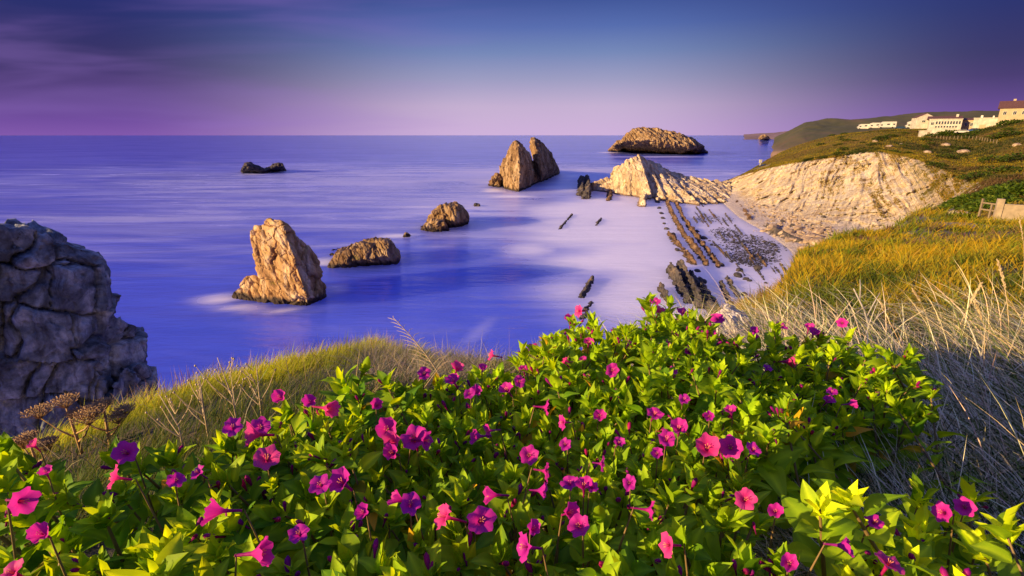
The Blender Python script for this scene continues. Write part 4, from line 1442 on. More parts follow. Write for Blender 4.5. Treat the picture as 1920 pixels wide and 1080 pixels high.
def leaf_material(name, dark, lite, vein):
    m, n, l, b = new_mat(name)
    oi = n.new('ShaderNodeObjectInfo')
    at = n.new('ShaderNodeAttribute')
    at.attribute_name = 'tint'
    tc = n.new('ShaderNodeTexCoord').outputs['Object']
    t_ = noise_tex(n, l, 14.0, 4, 0.6, n.new('ShaderNodeNewGeometry').outputs['Position'])
    rnd = math_node(n, l, 'ADD', math_node(n, l, 'MULTIPLY', oi.outputs['Random'], 0.5), math_node(n, l, 'MULTIPLY', t_.outputs[0], 0.5))
    rp = ramp(n, [(0.2, dark), (0.75, lite)])
    l.new(rnd, rp.inputs[0])
    c = mix_rgb(n, l, 1.0, rp.outputs[0], at.outputs[0], 'MULTIPLY')
    l.new(c, b.inputs['Base Color'])
    b.inputs['Roughness'].default_value = 0.6
    b.inputs['Specular IOR Level'].default_value = 0.2
    tr = n.new('ShaderNodeBsdfTranslucent')
    l.new(mix_rgb(n, l, 1.0, c, (2.1, 1.6, 0.3, 1), 'MULTIPLY'), tr.inputs[0])
    ms = n.new('ShaderNodeMixShader')
    ms.inputs[0].default_value = 0.45
    l.new(b.outputs[0], ms.inputs[1])
    l.new(tr.outputs[0], ms.inputs[2])
    l.new(ms.outputs[0], n['Material Output'].inputs[0])
    bump(n, l, b, t_.outputs[0], 0.25, 0.01)
    return m


LEAFM = leaf_material('bush_leaf', (0.075, 0.22, 0.008), (0.36, 0.54, 0.012), None)
STEMM = plain_mat('bush_stem', (0.20, 0.13, 0.05), 0.55, 0.3, 30)
LEAVES = []
for s_ in range(6):
    V, F = leaf_mesh('leaf', s_, wide=0.31 + .025 * (s_ % 3), fold=.2 + .1 * (s_ % 2), droop=.10 + .07 * s_ / 2)
    tint = np.ones((len(V), 3))
    tint[2::5] = (1.7, 1.5, 1.6)          # pale midrib
    me = mesh_np('leaf', V, F, True, tint)
    me.materials.append(LEAFM)
    LEAVES.append((me, V, F, tint))
V, F = leaf_mesh('leaf', 31, wide=.26, fold=.5, droop=.5)
tint = np.tile(np.array([2.0, .75, 2.0]), (len(V), 1))      # a withered leaf
me = mesh_np('leaf', V, F, True, tint)
me.materials.append(LEAFM)
LEAVES.append((me, V, F, tint))
# a young leaf or bract: narrow, yellow-green
V, F = leaf_mesh('bract', 9, rows=4, wide=.25, fold=.35, droop=-.05)
BR_V, BR_F = V, F


def frame(y, z):
    y = y / (np.linalg.norm(y) + 1e-9)
    x = np.cross(y, z)
    x /= np.linalg.norm(x) + 1e-9
    return np.stack([x, y, np.cross(x, y)], 1)      # columns


BUSHES = [
    ('four_oclock_bush', 'sunlit flowering bush with many magenta trumpets filling the lower left foreground', lambda px, py: px < 760),
    ('four_oclock_bush', 'shaded flowering bush in the middle of the foreground, magenta flowers among dark leaves', lambda px, py: (px >= 760) & (px < 1500) & (py > 740)),
    ('four_oclock_bush', 'upper flowering bush whose yellow-lit crest stands against the bay water', lambda px, py: (px >= 760) & (px < 1345) & (py <= 740)),
    ('four_oclock_bush', 'flowering bush spreading right toward the straw beside the pale boulder', lambda px, py: (px >= 1345) & (py <= 740 + (px - 1345) * .2)),
    ('four_oclock_bush', 'low flowering sprays creeping along the bottom right over the straw', lambda px, py: px > -9999),
]
# where the shoots end
cand = np.stack([RNG.uniform(-2.4, 2.6, 60000), RNG.uniform(-.25, 2.6, 60000)], 1)
zt = bush_top(cand)
tip = np.concatenate([cand, zt[:, None]], 1)
px, py, dz = project(tip)
front = (np.linalg.norm(tip - EYE, axis=1) > .45) & (dz > .05)
okm = inside(px, py) & front & (cand[:, 1] > -.2)
tip, px, py = tip[okm], px[okm], py[okm]
chosen = []
gridc = {}
SP = 0.052
for i in range(len(tip)):
    k = (int(tip[i, 0] // SP), int(tip[i, 1] // SP))
    near = False
    for a_ in (-1, 0, 1):
        for b_ in (-1, 0, 1):
            for j in gridc.get((k[0] + a_, k[1] + b_), ()):
                if (tip[i, 0] - tip[j, 0]) ** 2 + (tip[i, 1] - tip[j, 1]) ** 2 < SP * SP:
                    near = True
    if not near:
        gridc.setdefault(k, []).append(i)
        chosen.append(i)
tip, px, py = tip[chosen], px[chosen], py[chosen]
# px, py, width in the picture, colour, facing: f(ront) u(p) l(eft) r(ight)
FLOWERS = [(1295, 652, 30, 'm', 'f'), (1148, 694, 28, 'm', 'f'), (1124, 779, 28, 'm', 'f'), (1228, 775, 28, 'm', 'u'), (1273, 802, 32, 'm', 'u'), (1250, 822, 32, 'm', 'u'), (1085, 578, 22, 'c', 'l'), (1068, 594, 22, 'm', 'u'),
           (1230, 560, 20, 'm', 'u'), (1238, 577, 24, 'c', 'u'), (1281, 579, 26, 'm', 'u'), (1346, 592, 26, 'm', 'f'), (1322, 630, 30, 'c', 'f'), (1336, 622, 22, 'm', 'f'), (1253, 644, 26, 'm', 'l'), (1269, 626, 18, 'm', 'l'),
           (1482, 672, 34, 'c', 'r'), (1467, 605, 20, 'm', 'u'), (1518, 608, 18, 'm', 'u'), (1527, 618, 20, 'm', 'u'), (1580, 600, 22, 'm', 'f'), (1415, 614, 18, 'p', 'f'), (1418, 628, 18, 'm', 'f'), (1380, 642, 16, 'm', 'u'),
           (1560, 734, 18, 'p', 'u'), (1553, 751, 22, 'm', 'u'), (1597, 757, 20, 'm', 'r'), (1283, 748, 22, 'p', 'u'), (1370, 770, 26, 'm', 'u'), (1262, 688, 20, 'p', 'u'), (1104, 636, 20, 'm', 'u'), (1062, 672, 18, 'c', 'l'),
           (1326, 838, 48, 'c', 'f'), (1370, 838, 46, 'm', 'f'), (1413, 842, 28, 'p', 'u'), (1232, 850, 16, 'p', 'f'), (1398, 936, 44, 'c', 'f'), (1454, 958, 20, 'm', 'f'), (1250, 1022, 40, 'c', 'l'), (1222, 957, 36, 'm', 'r'),
           (1480, 1055, 34, 'm', 'f'), (1583, 1024, 34, 'p', 'r'), (1668, 1054, 48, 'c', 'u'), (1766, 960, 36, 'm', 'l'), (1809, 950, 38, 'm', 'f'), (1640, 978, 30, 'p', 'u'),
           (920, 660, 22, 'c', 'l'), (1000, 647, 22, 'c', 'u'), (1024, 660, 20, 'm', 'l'), (982, 687, 20, 'm', 'u'), (1060, 672, 22, 'c', 'r'), (1093, 668, 16, 'm', 'u'), (905, 690, 20, 'm', 'u'), (974, 715, 24, 'm', 'f'),
           (950, 730, 30, 'm', 'u'), (893, 733, 26, 'p', 'f'), (880, 738, 22, 'p', 'f'), (857, 690, 26, 'c', 'u'), (850, 714, 30, 'm', 'u'), (795, 700, 26, 'm', 'f'), (706, 758, 30, 'm', 'f'), (1026, 764, 26, 'm', 'r'),
           (1054, 792, 26, 'm', 'l'), (1060, 833, 26, 'p', 'f'), (992, 853, 36, 'm', 'f'), (894, 818, 30, 'm', 'l'), (914, 808, 28, 'm', 'l'), (1025, 884, 32, 'm', 'r'), (1016, 920, 32, 'p', 'r'), (920, 928, 36, 'm', 'l'), (1095, 910, 36, 'm', 'u'),
           (1068, 905, 30, 'p', 'u'), (1110, 912, 26, 'p', 'u'), (725, 803, 48, 'm', 'f'), (776, 820, 50, 'm', 'u'), (800, 826, 34, 'm', 'r'), (735, 826, 40, 'c', 'f'), (735, 848, 34, 'm', 'f'), (640, 903, 48, 'p', 'u'), (600, 908, 40, 'p', 'u'),
           (580, 752, 32, 'p', 'f'), (524, 744, 30, 'm', 'f'), (616, 766, 36, 'c', 'r'), (474, 815, 46, 'c', 'l'), (488, 800, 36, 'p', 'f'), (436, 800, 36, 'p', 'u'), (500, 858, 44, 'c', 'u'), (235, 848, 46, 'm', 'f'), (212, 895, 40, 'c', 'l'),
           (45, 940, 56, 'm', 'r'), (76, 1000, 60, 'm', 'f'), (403, 958, 54, 'm', 'l'), (488, 1036, 54, 'm', 'r'), (20, 1072, 50, 'c', 'u'), (86, 885, 20, 'm', 'u'), (62, 834, 18, 'c', 'u'), (370, 885, 28, 'p', 'u'),
           (903, 975, 56, 'm', 'f'), (830, 968, 50, 'c', 'l'), (982, 1025, 44, 'p', 'l'), (1000, 990, 34, 'p', 'f'), (1069, 960, 40, 'm', 'f'), (1085, 985, 44, 'm', 'f'), (770, 944, 40, 'p', 'u'), (745, 935, 34, 'm', 'l'),
           (1330, 780, 18, 'p', 'f'), (1440, 690, 18, 'p', 'u'), (1180, 640, 16, 'm', 'u'), (1160, 830, 22, 'p', 'u'), (1130, 870, 26, 'p', 'r'), (1180, 905, 28, 'p', 'f'), (560, 1000, 34, 'p', 'u'), (330, 900, 24, 'p', 'f'), (680, 960, 30, 'p', 'f')]
fl_px = np.array([[f_[0], f_[1]] for f_ in FLOWERS], float)
# every flower has a leafy shoot beneath it
extra = []
for fx, fy, wd, ck, face in FLOWERS:
    if fy < 690 or fx < 100:
        continue
    Q = bush_hit(fx, fy) + np.array([0, .015, 0])
    if np.hypot(*(tip[:, :2] - Q[:2]).T).min() > .05:
        for ox, oy in ((0, 0), (.05, .03), (-.05, .02)):
            XY = np.array([[Q[0] + ox, Q[1] + oy]])
            extra.append([XY[0, 0], XY[0, 1], bush_top(XY)[0] - .05])
if extra:
    tip = np.concatenate([tip, np.array(extra)])
    px, py, _q = project(tip)
which = np.full(len(tip), -1)
for bi, (_, _, fn) in enumerate(BUSHES):
    which[(which < 0) & fn(px, py)] = bi
lump = fbm(tip * np.array([3.2, 3.2, 0]), 3, 200)
tip[:, 2] += 0.075 * lump + RNG.normal(0, 0.026, len(tip))

FL_POS = []
for fx, fy, wd, ck, face in FLOWERS:
    Q = bush_hit(fx, fy)
    d = Q - EYE
    dist = np.linalg.norm(d)
    FL_POS.append(EYE + d * ((dist - (.06 if fy >= 690 else .045)) / dist) - (0 if fy >= 690 else np.array([0, 0, .012])))
# shoots leave room where a flower opens toward the light
qx, qy, _q = project(tip)
td = np.linalg.norm(tip - EYE, axis=1)
for (fx, fy, wd, ck, face), fp_ in zip(FLOWERS, FL_POS):
    fd = np.linalg.norm(fp_ - EYE)
    rad = wd * .6 + 55 / fd
    if fy < 690:
        continue
    m_ = (np.hypot(qx - fx, (qy - fy - .25 * rad)) < rad) & (td < fd + .10)
    tip[m_, 2] = np.minimum(tip[m_, 2], bush_top(tip[m_, :2]) - .04) if m_.any() else tip[m_, 2]

br = random.Random(99)
stem_me = None
bm = bmesh.new()
tube(bm, [(0, 0, 0), (0.02, 0, .33), (-.01, .015, .66), (0, 0, 1)], [1.0, .9, .75, .5], 5)
stem_me = bm_mesh('stem', bm, True)
stem_me.materials.append(STEMM)


# ------- flowers
def flower_material(name, c0, c1):
    m, n, l, b = new_mat(name)
    tc = n.new('ShaderNodeTexCoord').outputs['Object']
    sp = n.new('ShaderNodeSeparateXYZ')
    l.new(tc, sp.inputs[0])
    r2 = math_node(n, l, 'SQRT', math_node(n, l, 'ADD', math_node(n, l, 'POWER', sp.outputs[0], 2.0), math_node(n, l, 'POWER', sp.outputs[1], 2.0)))
    t_ = noise_tex(n, l, 5.0, 4, .6, tc)
    f_ = math_node(n, l, 'ADD', math_node(n, l, 'MULTIPLY', r2, 1.2), math_node(n, l, 'MULTIPLY', t_.outputs[0], .3))
    ang = math_node(n, l, 'ARCTAN2', sp.outputs[1], sp.outputs[0])
    vein = math_node(n, l, 'POWER', math_node(n, l, 'ABSOLUTE', math_node(n, l, 'SINE', math_node(n, l, 'MULTIPLY', ang, 7.5))), 0.35)
    f_ = math_node(n, l, 'MULTIPLY', f_, math_node(n, l, 'ADD', math_node(n, l, 'MULTIPLY', vein, .35), .68))
    rp = ramp(n, [(0.15, tuple(x * .40 for x in c0)), (0.45, c0), (1.0, c1)])
    l.new(f_, rp.inputs[0])
    l.new(rp.outputs[0], b.inputs['Base Color'])
    b.inputs['Roughness'].default_value = 0.55
    b.inputs['Specular IOR Level'].default_value = 0.2
    tr = n.new('ShaderNodeBsdfTranslucent')
    l.new(rp.outputs[0], tr.inputs[0])
    ms = n.new('ShaderNodeMixShader')
    ms.inputs[0].default_value = 0.48
    l.new(b.outputs[0], ms.inputs[1])
    l.new(tr.outputs[0], ms.inputs[2])
    l.new(ms.outputs[0], n['Material Output'].inputs[0])
    return m


FLM = {'m': flower_material('magenta_petal', (0.62, 0.020, 0.34), (0.72, 0.035, 0.44)),
       'p': flower_material('purple_petal', (0.52, 0.014, 0.38), (0.62, 0.028, 0.46)),
       'c': flower_material('pink_petal', (0.78, 0.030, 0.27), (0.82, 0.07, 0.36))}


def flower_mesh(seed, mat):
    """unit flower: limb radius 1, opening along +z, tube below"""
    q = random.Random(seed)
    half = seed % 2 == 1
    prof = [(-1.9, .10), (-1.2, .11), (-.62, .16), (-.30, .30), (.02, .52), (.34, .74), (.52, .90)] if half else [(-1.9, .10), (-1.2, .11), (-.62, .15), (-.30, .26), (-.10, .52), (.02, .82), (.04, 1.04)]
    seg = 25
    V, F = [], []
    ph = q.random() * 6
    for k, (z, r_) in enumerate(prof):
        o_ = max(0, (k - 3)) / 3
        for s_ in range(seg):
            a_ = 2 * math.pi * s_ / seg
            lobe = abs(math.cos(2.5 * a_ + ph))
            rr_ = r_ * (1 + o_ * (-.16 + .22 * lobe ** .6) + o_ * .09 * math.sin(7 * a_ + ph))
            zz = z + o_ * (.13 * math.sin(5 * a_ + ph) + .10 * math.sin(11 * a_ + 2 * ph)) + o_ * (.18 if half else .09) * math.cos(a_ - ph)
            V.append((rr_ * math.cos(a_), rr_ * math.sin(a_), zz))
    for k in range(len(prof) - 1):
        for s_ in range(seg):
            F.append((k * seg + s_, k * seg + (s_ + 1) % seg, (k + 1) * seg + (s_ + 1) % seg, (k + 1) * seg + s_))
    me = mesh_np('flower', np.array(V), np.array(F))
    me.materials.append(mat)
    return me


def stamen_mesh():
    bm = bmesh.new()
    for k in range(5):
        a_ = k * 1.256
        tube(bm, [(.03 * math.cos(a_), .03 * math.sin(a_), -.6), (.10 * math.cos(a_), .10 * math.sin(a_), .1), (.2 * math.cos(a_), .2 * math.sin(a_), .34)], [.018, .016, .04], 4)
    me = bm_mesh('stamens', bm, True)
    me.materials.append(plain_mat('stamen', (0.75, 0.25, 0.12), .5, .2, 9))
    return me


STAM = stamen_mesh()
FLO = {k: [flower_mesh(s_ + 10 * j, FLM[k]) for s_ in range(4)] for j, k in enumerate('mpc')}


def bud_mesh(mat):
    bm = bmesh.new()
    tube(bm, [(0, 0, 0), (.03, 0, .35), (.05, .02, .7), (.05, .02, .92), (.04, .02, 1.05)], [.045, .055, .13, .12, .02], 7)
    me = bm_mesh('bud', bm, True)
    me.materials.append(mat)
    return me


BUDS = [bud_mesh(FLM['m']), bud_mesh(FLM['p']), bud_mesh(FLM['c'])]

def project1(p):
    a_, b_, _ = project(np.array(p)[None])
    return a_[0], b_[0]


n_leafobj = 0
base_all = []
for bi, (bname, blabel, fn) in enumerate(BUSHES):
    idx = np.where(which == bi)[0]
    if len(idx) == 0:
        continue
    c = tip[idx].mean(0)
    base = np.array([c[0], c[1], H - 1.15])
    root = empty(bname, base)
    tag(root, blabel, 'flowering bush', 'flowering bushes in the foreground')
    base_all.append((root, base))
    L_M, L_s, L_k, L_score = [], [], [], []
    brV, brF, brC = [], [], []
    nb = 0
    for i in idx:
        T = tip[i]
        dist = np.linalg.norm(T - EYE)
        grad = np.array([lump[i] * .6, 0, 0])
        axis = np.array([br.gauss(0, .28) - .10, br.gauss(0, .28), 1.0])
        axis /= np.linalg.norm(axis)
        Ls = br.uniform(.17, .27)
        foot_ = T - axis * Ls
        # stem
        so = bpy.data.objects.new('stem', stem_me)
        Rm = rot_to(axis).T
        Mx = Matrix.Identity(4)
        sr = br.uniform(.0028, .0045)
        for a_ in range(3):
            Mx[a_][0], Mx[a_][1], Mx[a_][2] = Rm[a_, 0] * sr, Rm[a_, 1] * sr, Rm[a_, 2] * (Ls - .01)
            Mx[a_][3] = foot_[a_] - base[a_]
        link(so, root)
        so.matrix_basis = Mx
        u_, w_ = Rm[:, 0], Rm[:, 1]
        th0 = br.uniform(0, 6.28)
        nodes_ = 6
        for k in range(nodes_):
            f_ = k / (nodes_ - 1)
            p0 = foot_ + axis * Ls * (.08 + .86 * f_ ** .85)
            size = (.092 - .046 * f_ ** 1.2) * br.uniform(.8, 1.2)
            elev = -.15 + 1.15 * f_ + br.gauss(0, .28)
            for side in (0, 1):
                th = th0 + k * 1.5708 + side * math.pi + br.gauss(0, .25)
                out = u_ * math.cos(th) + w_ * math.sin(th)
                y = out * math.cos(elev) + axis * math.sin(elev)
                z = -out * math.sin(elev) + axis * math.cos(elev) + np.array([br.gauss(0, .25), br.gauss(0, .25), 0])
                Fm = frame(y, z)
                s_ = size * br.uniform(.85, 1.15)
                L_M.append((Fm * s_, p0 + out * .008))
                L_s.append(s_)
                L_k.append(6 if br.random() < .02 else br.randrange(6))
                ctr = p0 + y * s_ * .5
                qx, qy = project1(ctr)
                dd = np.linalg.norm(ctr - EYE)
                inn = 1 if (-20 < qx < 1940 and 520 < qy < 1100) else .02
                L_score.append(inn * s_ / dd * (.25 + .75 * f_) * (1 if f_ > .25 else .3))
        # young bracts at the tip
        for q in range(br.randint(8, 13)):
            th = br.uniform(0, 6.28)
            el = br.uniform(.3, 1.35)
            out = u_ * math.cos(th) + w_ * math.sin(th)
            y = out * math.cos(el) + axis * math.sin(el)
            Fm = frame(y, axis - out * .3) * br.uniform(.024, .055)
            V = BR_V @ Fm.T + (T - axis * br.uniform(.0, .03)) - base
            brV.append(V)
            brF.append(BR_F + nb)
            nb += len(V)
            brC.append(np.tile(np.array([1.9, 1.55, 1.2]) * br.uniform(.8, 1.25), (len(V), 1)))
        # buds
        if br.random() < .60:
            for q in range(br.randint(1, 3)):
                o = bpy.data.objects.new('bud', BUDS[br.choice((0, 0, 1, 2))])
                link(o, root)
                dr = Vector((axis + np.array([br.gauss(0, .5), br.gauss(0, .5), 0])).tolist()).normalized()
                o.rotation_euler = dr.to_track_quat('Z', 'Y').to_euler()
                s_ = br.uniform(.02, .038)
                o.scale = (s_, s_, s_)
                o.location = tuple(T - base + np.array([br.gauss(0, .01), br.gauss(0, .01), -.012]))
    order = np.argsort(-np.array(L_score))
    keepn = set(order[:300].tolist())
    sV, sF, sC, ns = [], [], [], 0
    for q, ((Fm, p0), kk) in enumerate(zip(L_M, L_k)):
        if q in keepn:
            o = bpy.data.objects.new('leaf', LEAVES[kk][0])
            Mx = Matrix.Identity(4)
            for a_ in range(3):
                Mx[a_][0], Mx[a_][1], Mx[a_][2] = Fm[a_]
                Mx[a_][3] = p0[a_] - base[a_]
            link(o, root)
            o.matrix_basis = Mx
        else:
            V = LEAVES[kk][1] @ Fm.T + p0 - base
            sV.append(V)
            sF.append(LEAVES[kk][2] + ns)
            ns += len(V)
            sC.append(LEAVES[kk][3] * (np.array([2.2, .9, 1.5]) if br.random() < .03 else br.uniform(.7, 1.35)))
    if sV:
        o = obj('leaves', mesh_np('leaves', np.concatenate(sV), np.concatenate(sF), True, np.concatenate(sC)), LEAFM, root)
        o['kind'] = 'stuff'
    o = obj('young_leaves', mesh_np('young_leaves', np.concatenate(brV), np.concatenate(brF), True, np.concatenate(brC)), LEAFM, root)
    o['kind'] = 'stuff'

fl_which = np.full(len(FLOWERS), -1)
for bi, (_, _, fn) in enumerate(BUSHES):
    hit = fn(fl_px[:, 0], fl_px[:, 1]) & (fl_which < 0)
    fl_which[hit] = bi
for (fx, fy, wd, ck, face), bi, p in zip(FLOWERS, fl_which, FL_POS):
    root, base = base_all[bi]
    d = p - EYE
    dist = np.linalg.norm(d)
    d = d / dist
    R_ = wd * dist * float(d @ FWD) / FPX * .5 * (.90 if face == 'f' else 1.0)
    R_ = min(max(R_, .012), .026)
    if face == 'f':
        ax = -d + np.array([br.gauss(-.1, .2), 0, .25 + br.gauss(0, .15)])
    elif face == 'u':
        ax = np.array([br.gauss(0, .25), -.45 + br.gauss(0, .15), 1.0])
    elif face == 'l':
        ax = np.array([-1.0, -.35 + br.gauss(0, .15), .30 + br.gauss(0, .15)])
    else:
        ax = np.array([1.0, -.35 + br.gauss(0, .15), .10 + br.gauss(0, .15)])
    dr = Vector(ax.tolist()).normalized()
    o = bpy.data.objects.new('flower', FLO[ck][br.randrange(4)])
    link(o, root)
    o.rotation_euler = (dr.to_track_quat('Z', 'Y') @ Matrix.Rotation(br.uniform(0, 6.28), 4, 'Z').to_quaternion()).to_euler()
    if fx < 160:
        R_ *= .8
    o.scale = (R_ * br.uniform(.85, 1.1), R_ * br.uniform(.85, 1.1), R_ * br.uniform(.8, 1.15))
    o.location = tuple(p - base)
    top_ = Vector((p - base).tolist()) - dr * 1.85 * R_
    ft_ = top_ - dr * .03 + Vector((0, 0, -.14))
    vec = ft_ - top_
    so = bpy.data.objects.new('stem', stem_me)
    link(so, root)
    so.location = ft_
    so.rotation_euler = (-vec).to_track_quat('Z', 'Y').to_euler()
    so.scale = (.0022, .0022, vec.length)
    st = bpy.data.objects.new('stamens', STAM)
    link(st, o)

# ================================================================== the hillside: plants and buildings
_u, _w = np.meshgrid(np.linspace(0, 9, 420), np.linspace(1.5, 8, 360))
HILL = coast_point(_u.ravel(), _w.ravel())
_hx, _hy, _hd = project(HILL)


def hill_hit(px, py):
    d2 = (_hx - px) ** 2 + (_hy - py) ** 2
    k = np.where(d2 < d2.min() + 6)[0]
    return HILL[k[_hd[k].argmin()]].copy()


def hill_z(x, y):
    return HILL[((HILL[:, 0] - x) ** 2 + (HILL[:, 1] - y) ** 2).argmin(), 2]


n_ = 80000
u = RNG.uniform(0.6, 9, n_)
v = np.where(RNG.random(n_) < .8, RNG.uniform(4.05, 7.6, n_), RNG.uniform(1.6, 4.2, n_))
keep = (v > 4.05) | (u > 5.9 + .8 * RNG.random(n_))
u, v = u[keep], v[keep]
B = coast_point(u, v)
n_ = len(B)
f1_ = fbm(B * .05, 3, 300)
f2_ = fbm(B * .16, 3, 301)
gold = pick([(.38, .26, .02), (.30, .23, .02), (.21, .19, .02)], [3, 3, 3], n_)
dark = pick([(.035, .055, .012), (.055, .075, .014), (.075, .065, .02)], [3, 3, 2], n_)
heath = pick([(.20, .11, .06), (.16, .10, .035)], [1, 1], n_)
f = sstep(.0, .40, f1_ + .8 * f2_ + .08 * (u - 5.5))[:, None]
col = gold * (1 - f) + dark * f
hm = sstep(.1, .3, fbm(B * .08 + 40, 3, 302))[:, None] * .8
col = col * (1 - hm) + heath * hm
blades('hillside_scrub', B - np.array([0, 0, .05]), RNG.uniform(.2, .7, n_) * (1 + .5 * f[:, 0]), RNG.uniform(.12, .34, n_), rand_dir(n_), RNG.uniform(.1, .6, n_), RNG.uniform(.1, .6, n_), col, GRASS,
       'rough grass and heath scrub covering the hillside above the bay', 'scrub', segs=2)
# thin grass clinging to the right of the cliff
n_ = 26000
u = RNG.uniform(2.6, 6.0, n_)
v = RNG.uniform(2.5, 4.3, n_)
B = coast_point(u, v)
st = ridge(np.stack([u * 3.0 + 1.6 * v + .6 * fbm(B * .05, 3, 310), v * .4, u * 0], 1), 3, 311)
keep = (st + .55 * fbm(B * .3, 3, 312) + .16 * (u - 4.4)) > .52
B = B[keep]
n_ = len(B)
blades('cliff_grass', B, RNG.uniform(.2, .5, n_), RNG.uniform(.12, .3, n_), rand_dir(n_), RNG.uniform(.1, .6, n_), RNG.uniform(.1, .6, n_), pick([(.36, .24, .03), (.28, .21, .03), (.20, .16, .03)], [3, 3, 2], n_), GRASS,
       'streaks of yellow grass clinging to the pale cliff slope', 'grass', segs=2)


def foliage_mesh(name, rx, ry, rz, count, leaf, cols_, weights, seed, flat=0.0):
    q = np.random.default_rng(seed)
    d = q.normal(size=(count, 3))
    d /= np.linalg.norm(d, axis=1, keepdims=True)
    d[:, 2] = np.abs(d[:, 2])
    lobes = 1 + .35 * fbm(d * 2.2 + seed, 3, seed)
    rad = (0.45 + .55 * q.random(count) ** .5) * lobes
    P = d * rad[:, None] * np.array([rx, ry, rz])
    y = d + q.normal(size=(count, 3)) * .6
    y /= np.linalg.norm(y, axis=1, keepdims=True)
    x = np.cross(y, q.normal(size=(count, 3)))
    x /= np.linalg.norm(x, axis=1, keepdims=True)
    s = leaf * q.uniform(.6, 1.4, count)[:, None]
    V = np.stack([P, P + y * s * .5 + x * s * .3, P + y * s, P + y * s * .5 - x * s * .3], 1)
    F = np.arange(count * 4).reshape(-1, 4)
    c = np.array(cols_)[q.choice(len(cols_), count, p=np.array(weights) / sum(weights))] * q.uniform(.7, 1.3, (count, 1))
    return mesh_np(name, V.reshape(-1, 3), F, False, np.repeat(c, 4, 0))


def stems_mesh(name, r, h, k, seed):
    q = random.Random(seed)
    bm = bmesh.new()
    for j in range(k):
        a = q.uniform(0, 6.28)
        tube(bm, [(0, 0, -.1 * h), (r * .25 * math.cos(a), r * .25 * math.sin(a), h * .35), (r * .6 * math.cos(a), r * .6 * math.sin(a), h * .75)], [h * .03, h * .022, h * .008], 5)
    return bm_mesh(name, bm, True)


BARK = plain_mat('shrub_bark', (0.10, 0.07, 0.045), .9, .3, 8)


def shrub(name, loc, fol, stm, scale=(1, 1, 1), rz=0.0, label='', group=None, category='shrub'):
    root = empty(name, loc, rz)
    root.scale = scale
    tag(root, label, category, group)
    link(bpy.data.objects.new('foliage', fol), root)
    link(bpy.data.objects.new('stems', stm), root)
    return root


GREENS = [(.05, .085, .012), (.09, .13, .015), (.14, .16, .015)]
gorse = []
for s_ in range(4):
    fm = foliage_mesh('foliage', 1.0, 1.0, .75, 420, .22, GREENS + [(.12, .07, .03)], [4, 3, 1.5, 1], 400 + s_)
    fm.materials.append(GRASS)
    sm = stems_mesh('stems', 1, .7, 5, s_)
    sm.materials.append(BARK)
    gorse.append((fm, sm))
q = random.Random(5)
for k in range(70):
    u_, v_ = q.uniform(2.2, 8.2), q.uniform(4.35, 7.0)
    P = coast_point(np.array([u_]), np.array([v_]))[0]
    fm, sm = gorse[q.randrange(4)]
    s_ = q.uniform(.9, 2.4) * (1.2 if u_ > 5.5 else .9)
    shrub('gorse_clump', P, fm, sm, (s_ * q.uniform(.9, 1.6), s_ * q.uniform(.9, 1.5), s_ * q.uniform(.5, .8)), q.uniform(0, 6), 'low dark gorse clump dotted over the grassy hillside', 'gorse clumps on the hillside')

for px_, py_, s_, lb in ((1668, 274, 1.5, 'pale outcrop on the hillside below the motorhomes'), (1690, 270, 1.1, 'small pale outcrop right of the one below the motorhomes'), (1738, 284, 1.7, 'pale outcrop on the slope below the white shed'), (1772, 271, 2.0, 'pale ledge below the left end of the fence'),
                         (1806, 284, 2.4, 'broad yellow outcrop in the middle of the hillside'), (1640, 264, 1.3, 'pale stone high on the hillside left of the motorhome outcrops'), (1905, 272, 1.6, 'pale stones at the right edge of the hillside')):
    P = hill_hit(px_, py_)
    o = bpy.data.objects.new('outcrop', stones[q.randrange(6)])
    o.location = tuple(P + np.array([0, 0, .2]))
    o.scale = (s_ * .75, s_ * .55, s_ * .5)
    o.rotation_euler = (0, 0, q.uniform(0, 6))
    link(o)
    tag(o, lb, 'outcrop', 'pale outcrops on the hillside')

# the leafy hedge bank by the gate and the yellow shrub in front of it
hf = foliage_mesh('foliage', 1, 1, .7, 1500, .17, [(.06, .11, .012), (.10, .16, .014), (.16, .20, .015)], [4, 4, 2], 500)
hf.materials.append(GRASS)
hs = stems_mesh('stems', 1, .7, 7, 77)
hs.materials.append(BARK)
for k, (px_, py_, s_, lb) in enumerate(((1775, 392, 2.0, 'leftmost leafy bush of the hedge bank behind the golden grass'), (1800, 385, 2.4, 'second leafy bush of the hedge bank, left of the gate'), (1830, 377, 2.6, 'middle leafy bush of the hedge bank above the gate'),
                                        (1862, 370, 2.8, 'leafy bush of the hedge bank above the gate post'), (1895, 362, 3.0, 'leafy bush of the hedge bank above the pale wall'), (1925, 358, 3.0, 'rightmost leafy bush of the hedge bank at the picture edge'),
                                        (1850, 388, 2.2, 'low leafy bush just behind the wooden gate'), (1885, 378, 2.4, 'leafy bush just behind the pale wall'))):
    P = hill_hit(px_, py_)
    shrub('hedge_bush', P - np.array([0, 0, .4]), hf, hs, (s_ * 1.3, s_ * 1.1, s_ * .8), k * 1.3, lb, 'hedge bank bushes')
yf = foliage_mesh('foliage', 1, 1, .8, 1200, .22, [(.30, .30, .02), (.22, .25, .015), (.12, .16, .012)], [4, 3, 2], 520)
yf.materials.append(GRASS)
ysh = at_y(1803, 417, 46)
shrub('yellow_shrub', (ysh[0], ysh[1], hill_z(ysh[0], ysh[1]) - .5), yf, hs, (2.3, 1.8, 1.9), .4, 'bright yellow-green shrub in front of the hedge, left of the gate')


